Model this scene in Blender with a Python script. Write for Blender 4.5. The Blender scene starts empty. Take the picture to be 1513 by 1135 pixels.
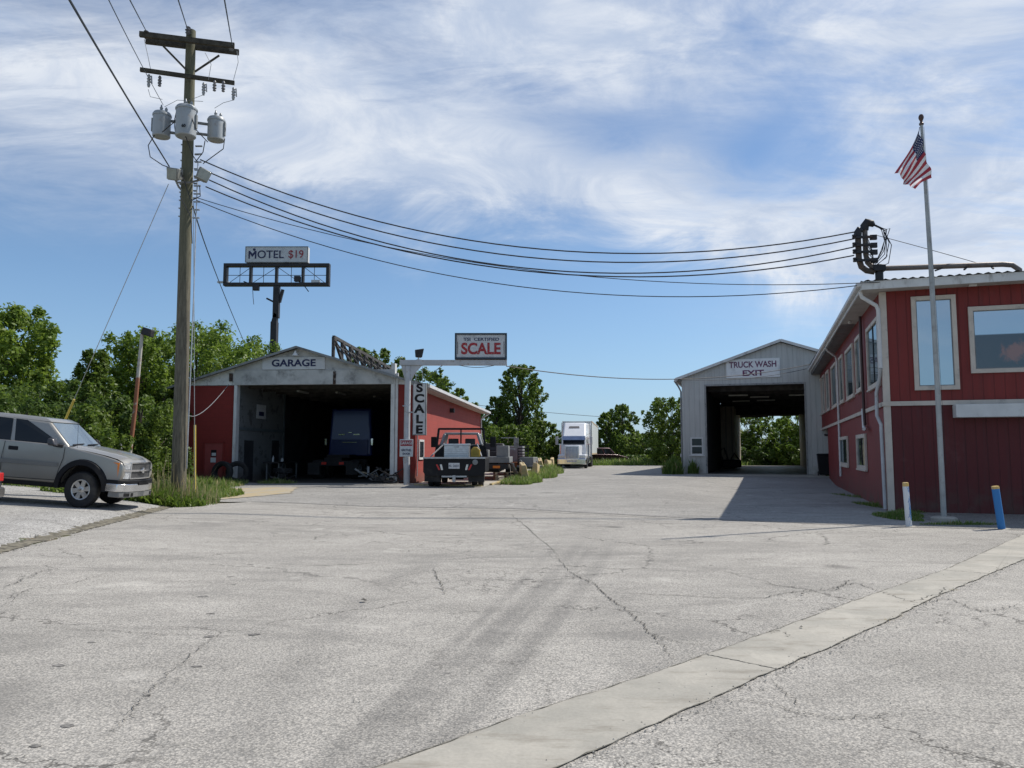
import bpy, bmesh, math, random
import numpy as np
from mathutils import Vector, Matrix, Euler
random.seed(7); rng = np.random.default_rng(11)
S = bpy.context.scene; COL = S.collection
rad = math.radians
# ------------------------------------------------------------------ camera geometry (survey of the place from its photograph)
F = 1137.0; TH = rad(5.05); EYE = 1.6
def ray(px, py):
    cx = (px-756.5)/F; cy = -(py-567.5)/F
    return (cx, math.cos(TH)-cy*math.sin(TH), math.sin(TH)+cy*math.cos(TH))
def P(px, py, D):
    r = ray(px, py); t = D/r[1]; return Vector((r[0]*t, D, EYE+r[2]*t))
def G(px, py, z=0.0):
    r = ray(px, py); t = (z-EYE)/r[2]; return Vector((r[0]*t, r[1]*t, z))
def sm(v, a, b):
    t = min(1, max(0, (v-a)/(b-a))); return t*t*(3-2*t)
LA = Vector((-7.55, 11.3)); LB = Vector((-9.15, 20.6))
LD = (LB-LA).normalized(); LN = Vector((-LD.y, LD.x))        # LN points left, to the raised lot
def lotd(x, y): return (Vector((x, y))-LA).dot(LN)
def gz(x, y):
    k = sm(x, 4, 12)
    z = .2*sm(y, 20+16*k, 32+10*k) + .09*sm(y, 36, 45)
    z += .12*sm(-x, 3.2, 7.8)*(1-sm(y, 20, 30))
    d = lotd(x, y)
    if d > 0 and y < 60: z += (.10*sm(d, 0, .6)+.07*min(d, 6))*(1-sm(y, 23, 33))
    return z
# ------------------------------------------------------------------ scene helpers
def tag(o, label=None, cat=None, group=None, kind=None):
    if label: o['label'] = label
    if cat: o['category'] = cat
    if group: o['group'] = group
    if kind: o['kind'] = kind
    return o
def thing(name, label, cat, loc=(0, 0, 0), rz=0.0, group=None, rot=None):
    o = bpy.data.objects.new(name, None); COL.objects.link(o); o.empty_display_size = .2
    o.location = loc; o.rotation_euler = rot if rot else (0, 0, rz)
    return tag(o, label, cat, group)
def kids(o): return [c for c in COL.objects if c.parent == o]
def dup(o, loc=None, rz=None, label=None, parent=None):
    c = o.copy(); COL.objects.link(c)
    if parent: c.parent = parent
    if loc is not None: c.location = loc
    if rz is not None: c.rotation_euler = (0, 0, rz)
    if label: c['label'] = label
    for k in kids(o): dup(k, parent=c)
    return c
class MB:
    def __init__(s): s.v = []; s.f = []; s.m = []; s.mats = []; s.cm = 0; s.ch = []
    def mat(s, m):
        if m not in s.mats: s.mats.append(m)
        s.cm = s.mats.index(m); return s
    def add(s, vs, fs):
        b = len(s.v); s.ch.append((list(vs), list(fs))); s.v += [tuple(v) for v in vs]; s.f += [tuple(i+b for i in f) for f in fs]; s.m += [s.cm]*len(fs); return s
    def box(s, x0, x1, y0, y1, z0, z1, M=None):
        vs = [Vector((x, y, z)) for x in (x0, x1) for y in (y0, y1) for z in (z0, z1)]
        if M is not None: vs = [M @ v for v in vs]
        return s.add(vs, [(0, 1, 3, 2), (4, 6, 7, 5), (0, 4, 5, 1), (2, 3, 7, 6), (0, 2, 6, 4), (1, 5, 7, 3)])
    def hexa(s, b, t):      # b, t: 4 corners each, counter-clockwise from above
        return s.add(list(b)+list(t), [(3, 2, 1, 0), (4, 5, 6, 7), (0, 1, 5, 4), (1, 2, 6, 5), (2, 3, 7, 6), (3, 0, 4, 7)])
    def quad(s, a, b, c, d): return s.add([a, b, c, d], [(0, 1, 2, 3)])
    def prism(s, pts, ax, a, b):    # pts 2-D polygon, extruded along axis ax from a to b
        def mk(p, q):
            return {'x': (q, p[0], p[1]), 'y': (p[0], q, p[1]), 'z': (p[0], p[1], q)}[ax]
        n = len(pts); vs = [mk(p, a) for p in pts]+[mk(p, b) for p in pts]
        return s.add(vs, [tuple(range(n))[::-1], tuple(range(n, 2*n))]+[(i, (i+1) % n, n+(i+1) % n, n+i) for i in range(n)])
    def tube(s, pts, r, seg=8, cap=True):
        pts = [Vector(p) for p in pts]; n = len(pts)
        rs = r if isinstance(r, (list, tuple)) else [r]*n
        vs = []; up = None
        for i, p in enumerate(pts):
            d = (pts[min(i+1, n-1)]-pts[max(i-1, 0)]).normalized()
            if up is None:
                up = Vector((0, 0, 1)) if abs(d.z) < .9 else Vector((1, 0, 0))
            a = d.cross(up).normalized(); up = a.cross(d).normalized()
            vs += [p+rs[i]*(math.cos(2*math.pi*k/seg)*a+math.sin(2*math.pi*k/seg)*up) for k in range(seg)]
        fs = [(i*seg+k, i*seg+(k+1) % seg, (i+1)*seg+(k+1) % seg, (i+1)*seg+k) for i in range(n-1) for k in range(seg)]
        if cap: fs += [tuple(range(seg))[::-1], tuple((n-1)*seg+k for k in range(seg))]
        return s.add(vs, fs)
    def lathe(s, prof, c, ax='z', seg=20, cap=True):  # prof: (radius, height)
        c = Vector(c); vs = []
        for r, h in prof:
            for k in range(seg):
                a = 2*math.pi*k/seg; u, w = r*math.cos(a), r*math.sin(a)
                vs.append(c+Vector({'z': (u, w, h), 'y': (u, h, w), 'x': (h, u, w)}[ax]))
        n = len(prof)
        fs = [(i*seg+k, i*seg+(k+1) % seg, (i+1)*seg+(k+1) % seg, (i+1)*seg+k) for i in range(n-1) for k in range(seg)]
        if cap: fs += [tuple(range(seg))[::-1], tuple((n-1)*seg+k for k in range(seg))]
        return s.add(vs, fs)
    def bar(s, a, b, w, h=None):        # rectangular bar from a to b
        a = Vector(a); b = Vector(b); d = (b-a).normalized(); h = h or w
        up = Vector((0, 0, 1)) if abs(d.z) < .95 else Vector((0, 1, 0))
        x = d.cross(up).normalized()*w/2; y = x.cross(d).normalized()*h/2
        vs = [p+i*x+j*y for p in (a, b) for i, j in ((-1, -1), (1, -1), (1, 1), (-1, 1))]
        return s.add(vs, [(3, 2, 1, 0), (4, 5, 6, 7), (0, 1, 5, 4), (1, 2, 6, 5), (2, 3, 7, 6), (3, 0, 4, 7)])
    def onface(s, fc, uv, off=.004, th=.0):   # polygon laid on a bilinear face fc (a,b,c,d)
        a, b, c, d = [Vector(q) for q in fc]; n = (b-a).cross(d-a).normalized()
        vs = [(a*(1-u)*(1-v)+b*u*(1-v)+c*u*v+d*(1-u)*v)+n*off for u, v in uv]
        if th:
            k = len(vs); vs2 = [q-n*th for q in vs]
            return s.add(vs+vs2, [tuple(range(k)), tuple(range(k, 2*k))[::-1]]+[(i, k+i, k+(i+1) % k, (i+1) % k) for i in range(k)])
        return s.add(vs, [tuple(range(len(vs)))])
    def split(s, name, mat, parent=None, **k):     # every added piece becomes an object of its own
        for vs, fs in s.ch: MB().add(vs, fs).build(name, mat, parent, **k)
    def build(s, name, mat=None, parent=None, smooth=False, bevel=0, segs=2, fix=True, sub=0):
        me = bpy.data.meshes.new(name); me.from_pydata(s.v, [], s.f)
        ms = s.mats if s.mats else [mat]
        for m in ms: me.materials.append(m)
        if s.mats: me.polygons.foreach_set('material_index', s.m)
        if fix:
            bm = bmesh.new(); bm.from_mesh(me); bmesh.ops.recalc_face_normals(bm, faces=bm.faces); bm.to_mesh(me); bm.free()
        if smooth or bevel:
            me.polygons.foreach_set('use_smooth', [True]*len(me.polygons)); me.set_sharp_from_angle(angle=rad(38))
        o = bpy.data.objects.new(name, me); COL.objects.link(o)
        if parent: o.parent = parent
        if bevel:
            b = o.modifiers.new('Bevel', 'BEVEL'); b.width = bevel; b.segments = segs; b.limit_method = 'ANGLE'; b.angle_limit = rad(35); b.harden_normals = False
        if sub:
            q = o.modifiers.new('Sub', 'SUBSURF'); q.levels = sub; q.render_levels = sub
        me.update(); return o
# ------------------------------------------------------------------ node helpers
class NT:
    def __init__(s, tree): s.t = tree; s.n = tree.nodes; s.l = tree.links
    def put(s, sock, val):
        if val is None: return
        if hasattr(val, 'links'): s.l.new(val, sock)
        else: sock.default_value = val
    def m(s, op, a, b=None, c=None, clamp=False):
        n = s.n.new('ShaderNodeMath'); n.operation = op; n.use_clamp = clamp
        for i, v in enumerate((a, b, c)): s.put(n.inputs[i], v) if v is not None else None
        return n.outputs[0]
    def vm(s, op, a, b=None, sc=None):
        n = s.n.new('ShaderNodeVectorMath'); n.operation = op
        s.put(n.inputs[0], a)
        if b is not None: s.put(n.inputs[1], b)
        if sc is not None: s.put(n.inputs['Scale'], sc)
        return n.outputs['Value'] if op in ('LENGTH', 'DISTANCE', 'DOT_PRODUCT') else n.outputs[0]
    def noise(s, vec, scale, detail=4, rough=.55, dist=0, lac=2.0):
        n = s.n.new('ShaderNodeTexNoise'); s.put(n.inputs['Vector'], vec); n.inputs['Scale'].default_value = scale
        n.inputs['Detail'].default_value = detail; n.inputs['Roughness'].default_value = rough; n.inputs['Distortion'].default_value = dist
        return n.outputs['Fac']
    def vor(s, vec, scale, feat='F1', out='Distance', rnd=1):
        n = s.n.new('ShaderNodeTexVoronoi'); n.feature = feat; s.put(n.inputs['Vector'], vec); n.inputs['Scale'].default_value = scale
        n.inputs['Randomness'].default_value = rnd
        return n.outputs[out]
    def ramp(s, v, a, b, lo=0.0, hi=1.0, smooth=True):
        n = s.n.new('ShaderNodeMapRange'); n.interpolation_type = 'SMOOTHSTEP' if smooth else 'LINEAR'
        s.put(n.inputs[0], v); n.inputs[1].default_value = a; n.inputs[2].default_value = b; n.inputs[3].default_value = lo; n.inputs[4].default_value = hi
        return n.outputs[0]
    def mix(s, f, a, b):
        n = s.n.new('ShaderNodeMix'); n.data_type = 'RGBA'; s.put(n.inputs[0], f)
        for i, v in ((6, a), (7, b)):
            if isinstance(v, (tuple, list)): v = (v[0], v[1], v[2], 1)
            s.put(n.inputs[i], v)
        return n.outputs[2]
    def mul(s, col, f):     # colour times scalar
        return s.vm('SCALE', col, sc=f)
    def xyz(s, v):
        n = s.n.new('ShaderNodeSeparateXYZ'); s.put(n.inputs[0], v); return n.outputs
    def cxyz(s, x, y, z):
        n = s.n.new('ShaderNodeCombineXYZ'); s.put(n.inputs[0], x); s.put(n.inputs[1], y); s.put(n.inputs[2], z); return n.outputs[0]
    def obj(s): return s.n.new('ShaderNodeTexCoord').outputs['Object']
    def bump(s, h, strength=.3, dist=.01, nrm=None):
        n = s.n.new('ShaderNodeBump'); s.put(n.inputs['Height'], h); n.inputs['Strength'].default_value = strength; n.inputs['Distance'].default_value = dist
        if nrm is not None: s.put(n.inputs['Normal'], nrm)
        return n.outputs[0]
def newmat(name):
    m = bpy.data.materials.new(name); m.use_nodes = True; nt = NT(m.node_tree)
    return m, nt, m.node_tree.nodes['Principled BSDF']
def MT(name, col, rough=.7, metal=0.0, var=.12, scale=2.5, bump=.0, bs=30, dirt=None, dirtamt=.5, dscale=1.2, coat=0, spec=None, streak=0):
    m, t, b = newmat(name); o = t.obj()
    n = t.noise(o, scale, 5, .6)
    c = t.mix(t.ramp(n, .3, .7), tuple(x*(1-var) for x in col), tuple(min(1, x*(1+var)) for x in col))
    if dirt:
        v = o
        if streak: v = t.vm('MULTIPLY', o, (streak, streak, 1))
        d = t.noise(v, dscale, 7, .68)
        c = t.mix(t.ramp(d, .62-dirtamt*.3, .72, 0, .9), c, dirt)
    t.put(b.inputs['Base Color'], c); b.inputs['Roughness'].default_value = rough; b.inputs['Metallic'].default_value = metal
    if coat: b.inputs['Coat Weight'].default_value = coat; b.inputs['Coat Roughness'].default_value = .08
    if spec is not None: b.inputs['Specular IOR Level'].default_value = spec
    if bump: t.put(b.inputs['Normal'], t.bump(t.noise(o, bs, 5, .6), bump, .02))
    return m
WHITE = MT('white_paint', (.62, .62, .60), .55, var=.06, dirt=(.33, .31, .28), dirtamt=.35, streak=3, dscale=1)
TRIM = MT('trim_paint', (.54, .48, .41), .6, var=.08, dirt=(.30, .27, .24), dirtamt=.3, dscale=2)
SIGNW = MT('sign_face', (.55, .56, .56), .5, var=.05, dirt=(.35, .35, .35), dirtamt=.35, dscale=3)
DARKM = MT('dark_metal', (.025, .024, .026), .55, .2, var=.3, dirt=(.09, .05, .03), dirtamt=.2, dscale=4)
BLACK = MT('black_paint', (.008, .008, .010), .55, var=.2, spec=.25, dirt=(.03, .028, .026), dirtamt=.2)
RUBBER = MT('rubber', (.018, .018, .018), .85, var=.25, bump=.3, bs=60, dirt=(.06, .055, .05), dirtamt=.3)
CABLE = MT('cable', (.02, .02, .022), .6)
STEEL = MT('galvanised_steel', (.42, .43, .44), .45, .6, var=.12, scale=8)
ALU = MT('diamond_aluminium', (.55, .56, .57), .35, .8, var=.1, scale=6)
CHROME = MT('chrome', (.75, .76, .78), .12, 1.0, var=.05)
GREYP = MT('grey_paint', (.22, .23, .23), .6, var=.15, dirt=(.08, .07, .06), dirtamt=.4)
RUST = MT('rust', (.20, .07, .03), .9, var=.5, scale=5, bump=.3)
NAVY = MT('navy_lettering', (.015, .02, .075), .6)
REDL = MT('red_lettering', (.33, .02, .025), .6, dirt=(.45, .42, .42), dirtamt=.28, dscale=14)
REDS = MT('red_sign_paint', (.30, .03, .04), .6)
YEL = MT('faded_yellow', (.50, .38, .17), .8, var=.2, dirt=(.33, .31, .27), dirtamt=.75, dscale=3, bump=.2)
YELB = MT('yellow_plastic', (.42, .28, .03), .5, dirt=(.15, .11, .04), dirtamt=.3, dscale=5)
YELG = MT('yellow_guard', (.65, .48, .08), .5, dirt=(.4, .33, .15), dirtamt=.3)
AMBER = MT('amber_lens', (.75, .22, .03), .25)
REDLENS = MT('red_lens', (.45, .02, .02), .25)
CLEARL = MT('clear_lens', (.62, .64, .66), .12, .5, var=.25, scale=14)
PALEW = MT('pale_wood', (.45, .36, .24), .8, var=.25, dirt=(.2, .15, .1))
SOFFIT = MT('soffit', (.42, .40, .37), .8, var=.08, dirt=(.22, .2, .17), dirtamt=.3)
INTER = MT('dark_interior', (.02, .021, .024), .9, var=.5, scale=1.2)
PIPEW = MT('pipe_paint', (.46, .47, .48), .55, dirt=(.3, .25, .2), dirtamt=.35, dscale=5)
PVC = MT('white_downspout', (.62, .62, .62), .5, dirt=(.36, .34, .31), dirtamt=.4, dscale=2.5)
SILV = None
def glass(name, tint=(.02, .03, .035), refl=.35, rough=.02, fr=.5):
    m, t, b = newmat(name); b.inputs['Base Color'].default_value = (*tint, 1); b.inputs['Roughness'].default_value = .4; b.inputs['Specular IOR Level'].default_value = .05
    g = t.n.new('ShaderNodeBsdfGlossy'); g.inputs['Roughness'].default_value = rough; g.inputs['Color'].default_value = (.8, .88, .92, 1)
    nz = t.noise(t.obj(), 1.3, 2, .5); t.put(g.inputs['Normal'], t.bump(nz, .05, .02))
    f = t.n.new('ShaderNodeLayerWeight'); f.inputs['Blend'].default_value = .3
    x = t.n.new('ShaderNodeMixShader'); t.put(x.inputs[0], t.m('ADD', refl, t.m('MULTIPLY', f.outputs['Fresnel'], fr), clamp=True))
    t.l.new(b.outputs[0], x.inputs[1]); t.l.new(g.outputs[0], x.inputs[2]); t.l.new(x.outputs[0], t.n['Material Output'].inputs[0])
    return m
GLASSW = glass('window_glass', (.03, .06, .075), .50, .04)
GLASSD = glass('dark_glass', (.008, .01, .012), .03, fr=.15)
GLASSM = glass('side_window_glass', (.02, .035, .04), .16)
GLASSC = glass('car_glass', (.10, .13, .15), .30)
def siding(name, col, groove=.25, rot=0, vary=.12, dirt=(.08, .05, .04), depth=.5, darkline=.45, w=.06, bottom=True):
    m, t, b = newmat(name); o = t.obj(); q = t.xyz(o)
    s = t.m('ADD', q[0], q[1]); fr = t.m('FRACT', t.m('DIVIDE', s, groove))
    d = t.m('ABSOLUTE', t.m('SUBTRACT', fr, .5)); line = t.ramp(d, w, w*.4)    # 1 in the groove
    grime = t.noise(t.vm('MULTIPLY', o, (5, 5, .25)), 1.6, 8, .7)
    idn = t.m('FLOOR', t.m('DIVIDE', s, groove*5)); wn = t.n.new('ShaderNodeTexWhiteNoise'); wn.noise_dimensions = '1D'; t.put(wn.inputs['W'], idn)
    st = t.noise(t.vm('MULTIPLY', o, (2.5, 2.5, .35)), 2, 6, .65)
    f = t.m('ADD', t.m('MULTIPLY', t.m('SUBTRACT', st, .5), vary*5), t.m('MULTIPLY', t.m('SUBTRACT', wn.outputs[0], .5), vary))
    c = t.mul(t.mix(0.0, col, col), t.m('ADD', 1.0, f))
    c = t.mix(t.m('MULTIPLY', line, darkline), c, tuple(x*.35 for x in col))
    c = t.mix(t.ramp(grime, .50, .70, 0, .45), c, tuple(x*.45+.02 for x in col)); c = t.mix(t.ramp(t.noise(t.vm('ADD', o, (9, 4, 1)), 1.3, 7, .7), .56, .70, 0, .22), c, tuple(min(1, x*1.2+.06) for x in col))
    if bottom: c = t.mix(t.m('MULTIPLY', t.ramp(q[2], 1.0, .0), t.ramp(t.noise(o, 3, 5), .35, .7, .1, .75)), c, dirt)
    t.put(b.inputs['Base Color'], c); b.inputs['Roughness'].default_value = .65
    t.put(b.inputs['Normal'], t.bump(t.m('SUBTRACT', t.m('MULTIPLY', t.noise(o, 25, 3), .1), line), depth, .015))
    return m
REDRB = siding('red_grooved_siding', (.178, .017, .013), .25, vary=.11, depth=.6)
REDRBS = siding('red_grooved_siding_lower', (.20, .022, .020), .25, vary=.11, depth=.6)
REDRBL = siding('shaded_red_front_siding', (.095, .008, .009), .25, vary=.11, depth=.6)  # same red siding, colour darkened to imitate shade on the lower front
GREYRIB = siding('grey_ribbed_steel', (.50, .50, .47), .30, vary=.05, dirt=(.25, .23, .2), darkline=.18, depth=.5, w=.10)
TANRIB = siding('tan_ribbed_liner', (.40, .34, .25), .45, vary=.15, dirt=(.15, .12, .09), darkline=.5, w=.14)
def blockwall(name, col, vary=.1, peel=None):
    m, t, b = newmat(name); o = t.obj(); q = t.xyz(o)
    s = t.m('ADD', q[0], q[1])
    br = t.n.new('ShaderNodeTexBrick'); t.put(br.inputs['Vector'], t.cxyz(s, q[2], 0.0)); br.inputs['Scale'].default_value = 1
    br.inputs['Brick Width'].default_value = .4; br.inputs['Row Height'].default_value = .2; br.inputs['Mortar Size'].default_value = .008
    br.inputs['Color1'].default_value = (1, 1, 1, 1); br.inputs['Color2'].default_value = (.93, .93, .93, 1); br.inputs['Mortar'].default_value = (.8, .8, .8, 1)
    n = t.noise(o, 1.1, 6, .65)
    c = t.mul(t.mix(0.0, col, col), t.m('ADD', 1-vary, t.m('MULTIPLY', n, 2*vary)))
    mm = t.n.new('ShaderNodeMix'); mm.data_type = 'RGBA'; mm.blend_type = 'MULTIPLY'; mm.inputs[0].default_value = 1
    t.l.new(c, mm.inputs[6]); t.l.new(br.outputs[0], mm.inputs[7]); c = mm.outputs[2]
    if peel: c = t.mix(t.ramp(t.noise(o, 1.6, 8, .7), .54, .60, 0, .85), c, peel)
    c = t.mix(t.m('MULTIPLY', t.ramp(q[2], .7, .1), .6), c, (.10, .07, .05))
    t.put(b.inputs['Base Color'], c); b.inputs['Roughness'].default_value = .8
    t.put(b.inputs['Normal'], t.bump(br.outputs['Fac'], -.25, .01))
    return m
REDBLK = blockwall('red_block', (.22, .022, .016))
PINKBLK = blockwall('faded_red_block', (.33, .052, .038), .2)
WHBLK = blockwall('peeling_white_wall', (.17, .18, .18), .2, (.07, .07, .07))
CONCB = MT('weathered_panel', (.46, .46, .44), .85, var=.15, scale=1.5, dirt=(.20, .20, .19), dirtamt=.42, dscale=1.8, bump=.1)
PEELW = MT('peeling_white_paint', (.68, .67, .64), .8, var=.1, dirt=(.20, .19, .18), dirtamt=.45, dscale=2.2, bump=.15)
CORR = MT('roof_metal', (.14, .135, .13), .5, .3, var=.3, dirt=(.2, .12, .08), dirtamt=.3)
# wood pole
m, t, b = newmat('pole_wood'); o = t.obj(); v = t.vm('MULTIPLY', o, (9, 9, .8)); n = t.noise(v, 3, 8, .7)
c = t.mix(t.ramp(n, .3, .72), (.07, .062, .045), (.185, .165, .12)); c = t.mix(t.ramp(t.xyz(o)[2], 5, 9, 0, .6), c, (.13, .13, .075))
t.put(b.inputs['Base Color'], c); b.inputs['Roughness'].default_value = .9; t.put(b.inputs['Normal'], t.bump(n, .6, .01)); WOOD = m
m, t, b = newmat('rusty_white_pipe'); o = t.obj(); n = t.noise(o, 2.5, 8, .7)
z = t.xyz(o)[2]; n2 = t.m('ADD', n, t.m('MULTIPLY', t.ramp(z, 1.2, 1.9), t.m('MULTIPLY', t.ramp(z, 4.3, 3.0), .22)))
t.put(b.inputs['Base Color'], t.mix(t.ramp(n2, .52, .6), (.45, .43, .38), (.26, .10, .05))); b.inputs['Roughness'].default_value = .8; RUSTP = m
# leaves
def leafmat(name, a, bcol):
    m, t, b = newmat(name); g = t.n.new('ShaderNodeNewGeometry'); o = t.obj()
    n = t.noise(o, .45, 3)
    f = t.m('ADD', t.m('MULTIPLY', t.m('POWER', g.outputs['Random Per Island'], 1.4), .7), t.m('MULTIPLY', t.ramp(n, .3, .7), .45))
    c = t.mix(f, a, bcol)
    t.put(b.inputs['Base Color'], c); b.inputs['Roughness'].default_value = .5; b.inputs['Specular IOR Level'].default_value = .35
    tr = t.n.new('ShaderNodeBsdfTranslucent'); t.put(tr.inputs[0], t.mul(c, 1.5))
    x = t.n.new('ShaderNodeMixShader'); x.inputs[0].default_value = .42
    t.l.new(b.outputs[0], x.inputs[1]); t.l.new(tr.outputs[0], x.inputs[2]); t.l.new(x.outputs[0], t.n['Material Output'].inputs[0])
    return m
LEAFS = [leafmat('leaf_bright', (.075, .135, .015), (.20, .275, .04)), leafmat('leaf_mid', (.06, .11, .014), (.16, .22, .035)), leafmat('leaf_deep', (.045, .085, .014), (.11, .165, .034))]
GRASSM = leafmat('grass_blade', (.07, .13, .02), (.20, .27, .07))
SEEDM = leafmat('dry_stem', (.26, .22, .12), (.42, .36, .2))
BARK = MT('bark', (.07, .055, .042), .95, var=.35, scale=4, bump=.5, bs=14)
# ------------------------------------------------------------------ camera
cd = bpy.data.cameras.new('camera'); cam = bpy.data.objects.new('camera', cd); COL.objects.link(cam); S.camera = cam
cam.location = (0, 0, EYE); cam.rotation_euler = (rad(90)+TH, 0, 0); cd.sensor_width = 36; cd.lens = F/1513*36; cd.clip_end = 3000; cd.clip_start = .1
# ------------------------------------------------------------------ light and sky
SV = Vector((.738, .39, 1.0)).normalized(); EL = math.asin(SV.z); AZ = math.atan2(SV.x, SV.y)
sl = bpy.data.lights.new('sun', 'SUN'); sl.energy = 4.7; sl.angle = rad(.53); sl.color = (1, .945, .86)
so = bpy.data.objects.new('sun', sl); COL.objects.link(so); so.rotation_euler = SV.to_track_quat('Z', 'Y').to_euler(); so.location = (0, 0, 60)
W = bpy.data.worlds.new('World'); S.world = W; W.use_nodes = True; t = NT(W.node_tree)
sky = t.n.new('ShaderNodeTexSky'); sky.sky_type = 'NISHITA'; sky.sun_disc = False; sky.sun_elevation = EL; sky.sun_rotation = AZ; sky.air_density = 1.0; sky.dust_density = .6; sky.ozone_density = 2.2
d = t.n.new('ShaderNodeTexCoord').outputs['Generated']; q = t.xyz(d)
az = t.m('ARCTAN2', q[0], q[1]); el = t.m('ARCSINE', q[2])
def elpx(px, py):
    r = Vector(ray(px, py)).normalized(); return math.atan2(r.x, r.y), math.asin(r.z)
zz = t.m('ADD', t.m('MAXIMUM', q[2], 0.0), .16)
pl = t.cxyz(t.m('DIVIDE', q[0], zz), t.m('DIVIDE', q[1], zz), 0.0)
mp = t.n.new('ShaderNodeMapping'); mp.inputs['Rotation'].default_value = (0, 0, rad(-28)); mp.inputs['Scale'].default_value = (1.1, 1.7, 1); t.l.new(pl, mp.inputs[0])
n1 = t.noise(mp.outputs[0], 1.15, 12, .62, .9)
mp2 = t.n.new('ShaderNodeMapping'); mp2.inputs['Rotation'].default_value = (0, 0, rad(35)); mp2.inputs['Scale'].default_value = (.9, 2.8, 1); t.l.new(pl, mp2.inputs[0])
n2 = t.noise(mp2.outputs[0], 2.2, 12, .66, 1.2)
n3 = t.noise(t.vm('MULTIPLY', d, (3, 3, 6)), 1.9, 12, .64, .6)
def gau(px, py, sx, sy, rot=0, amp=1.0):
    a0, e0 = elpx(px, py); k = 1/F
    da = t.m('SUBTRACT', az, a0); de = t.m('SUBTRACT', el, e0)
    c_, s_ = math.cos(rad(rot)), math.sin(rad(rot))
    u = t.m('ADD', t.m('MULTIPLY', da, c_), t.m('MULTIPLY', de, s_)); v = t.m('SUBTRACT', t.m('MULTIPLY', de, c_), t.m('MULTIPLY', da, s_))
    r = t.m('ADD', t.m('POWER', t.m('DIVIDE', t.m('ABSOLUTE', u), sx*k), 2.0), t.m('POWER', t.m('DIVIDE', t.m('ABSOLUTE', v), sy*k), 2.0))
    return t.m('MULTIPLY', t.m('EXPONENT', t.m('MULTIPLY', r, -1.0)), amp)
# curved main bank of cloud: centre elevation as a function of azimuth
fc = t.n.new('ShaderNodeFloatCurve'); cv = fc.mapping.curves[0]
pts = [(-400, 130), (0, 190), (300, 190), (480, 205), (620, 245), (800, 280), (950, 300), (1100, 345), (1260, 385), (1420, 400), (1700, 420)]
ptl = sorted((elpx(x, y)[0], elpx(x, y)[1]) for x, y in pts)
cv.points[0].location = ((ptl[0][0]+1.6)/3.2, ptl[0][1]); cv.points[1].location = ((ptl[-1][0]+1.6)/3.2, ptl[-1][1])
for x, y in ptl[1:-1]: cv.points.new((x+1.6)/3.2, y)
fc.mapping.update(); t.put(fc.inputs['Value'], t.m('DIVIDE', t.m('ADD', az, 1.6), 3.2))
jit = t.m('MULTIPLY', t.m('SUBTRACT', n3, .5), .17)
dv = t.m('ADD', t.m('SUBTRACT', el, fc.outputs[0]), jit)
wd = t.ramp(az, -.5, .45, .075, .040)
up_ = t.m('DIVIDE', dv, t.m('MULTIPLY', wd, t.m('ADD', 1.0, t.m('MULTIPLY', t.m('GREATER_THAN', dv, 0.0), .25))))
band = t.m('EXPONENT', t.m('MULTIPLY', t.m('MULTIPLY', up_, up_), -1.0))
band = t.m('MULTIPLY', band, t.m('MULTIPLY', t.ramp(az, -.56, -.25, .35, 1.0), t.ramp(az, .55, 1.0, 1, .3)))
g = None
for a in [(150, 120, 420, 110, 8, .50), (760, 40, 300, 120, -25, .62), (700, 90, 330, 60, 12, .30), (1400, 200, 220, 280, 0, .85), (1130, 20, 300, 90, 0, .50), (60, 90, 130, 60, -10, .35), (420, 30, 200, 60, 0, .30),
          (1130, 210, 150, 50, 30, -.42), (900, 215, 110, 45, 15, -.38), (820, 170, 120, 30, -10, -.2), (470, 120, 120, 50, 10, -.10), (120, 300, 260, 35, -3, .10), (1330, 330, 200, 60, 0, .22)]:
    v = gau(*a); g = v if g is None else t.m('ADD', g, v)
high = t.ramp(el, .30, .42)   # generic cloud away from the view as well
wisp = t.m('ADD', t.m('MULTIPLY', n1, .6), t.m('MULTIPLY', n2, .4))
dens = t.m('ADD', t.m('MULTIPLY', t.m('ADD', g, t.m('MULTIPLY', high, .10)), t.ramp(wisp, .33, .62, .28, 1.40)), t.m('MULTIPLY', band, t.ramp(wisp, .30, .58, .72, 1.30)))
behind = t.m('MULTIPLY', t.ramp(t.m('ABSOLUTE', az), .95, 1.5), t.ramp(wisp, .42, .62, 0, .7))
dens = t.m('ADD', dens, t.m('MULTIPLY', behind, t.ramp(el, .05, .3)))
dens = t.m('ADD', dens, t.m('MULTIPLY', t.m('SUBTRACT', t.noise(mp2.outputs[0], 5, 8, .65, .6), .5), t.m('MULTIPLY', dens, .6)))
dens = t.ramp(dens, .02, 1.12, 0, .93, smooth=False)
dens = t.m('MULTIPLY', dens, t.ramp(el, .02, .14))
skyc = t.mul(sky.outputs[0], .105)
skyc = t.vm('MULTIPLY', skyc, (.86, 1.0, 1.12))
haze = t.mix(t.ramp(el, .34, -.02, 0, .45, smooth=False), skyc, (.33, .56, .92))
cc = t.mix(t.ramp(n3, .35, .7), (.52, .61, .77), (.84, .88, .94))
colr = t.mix(dens, haze, cc)
bg = t.n['Background']; t.put(bg.inputs[0], colr); bg.inputs[1].default_value = 1.0
S.view_settings.view_transform = 'Standard'; S.view_settings.look = 'None'; S.view_settings.exposure = 0; S.view_settings.gamma = 1
S.cycles.max_bounces = 8; S.cycles.use_denoising = True
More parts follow.
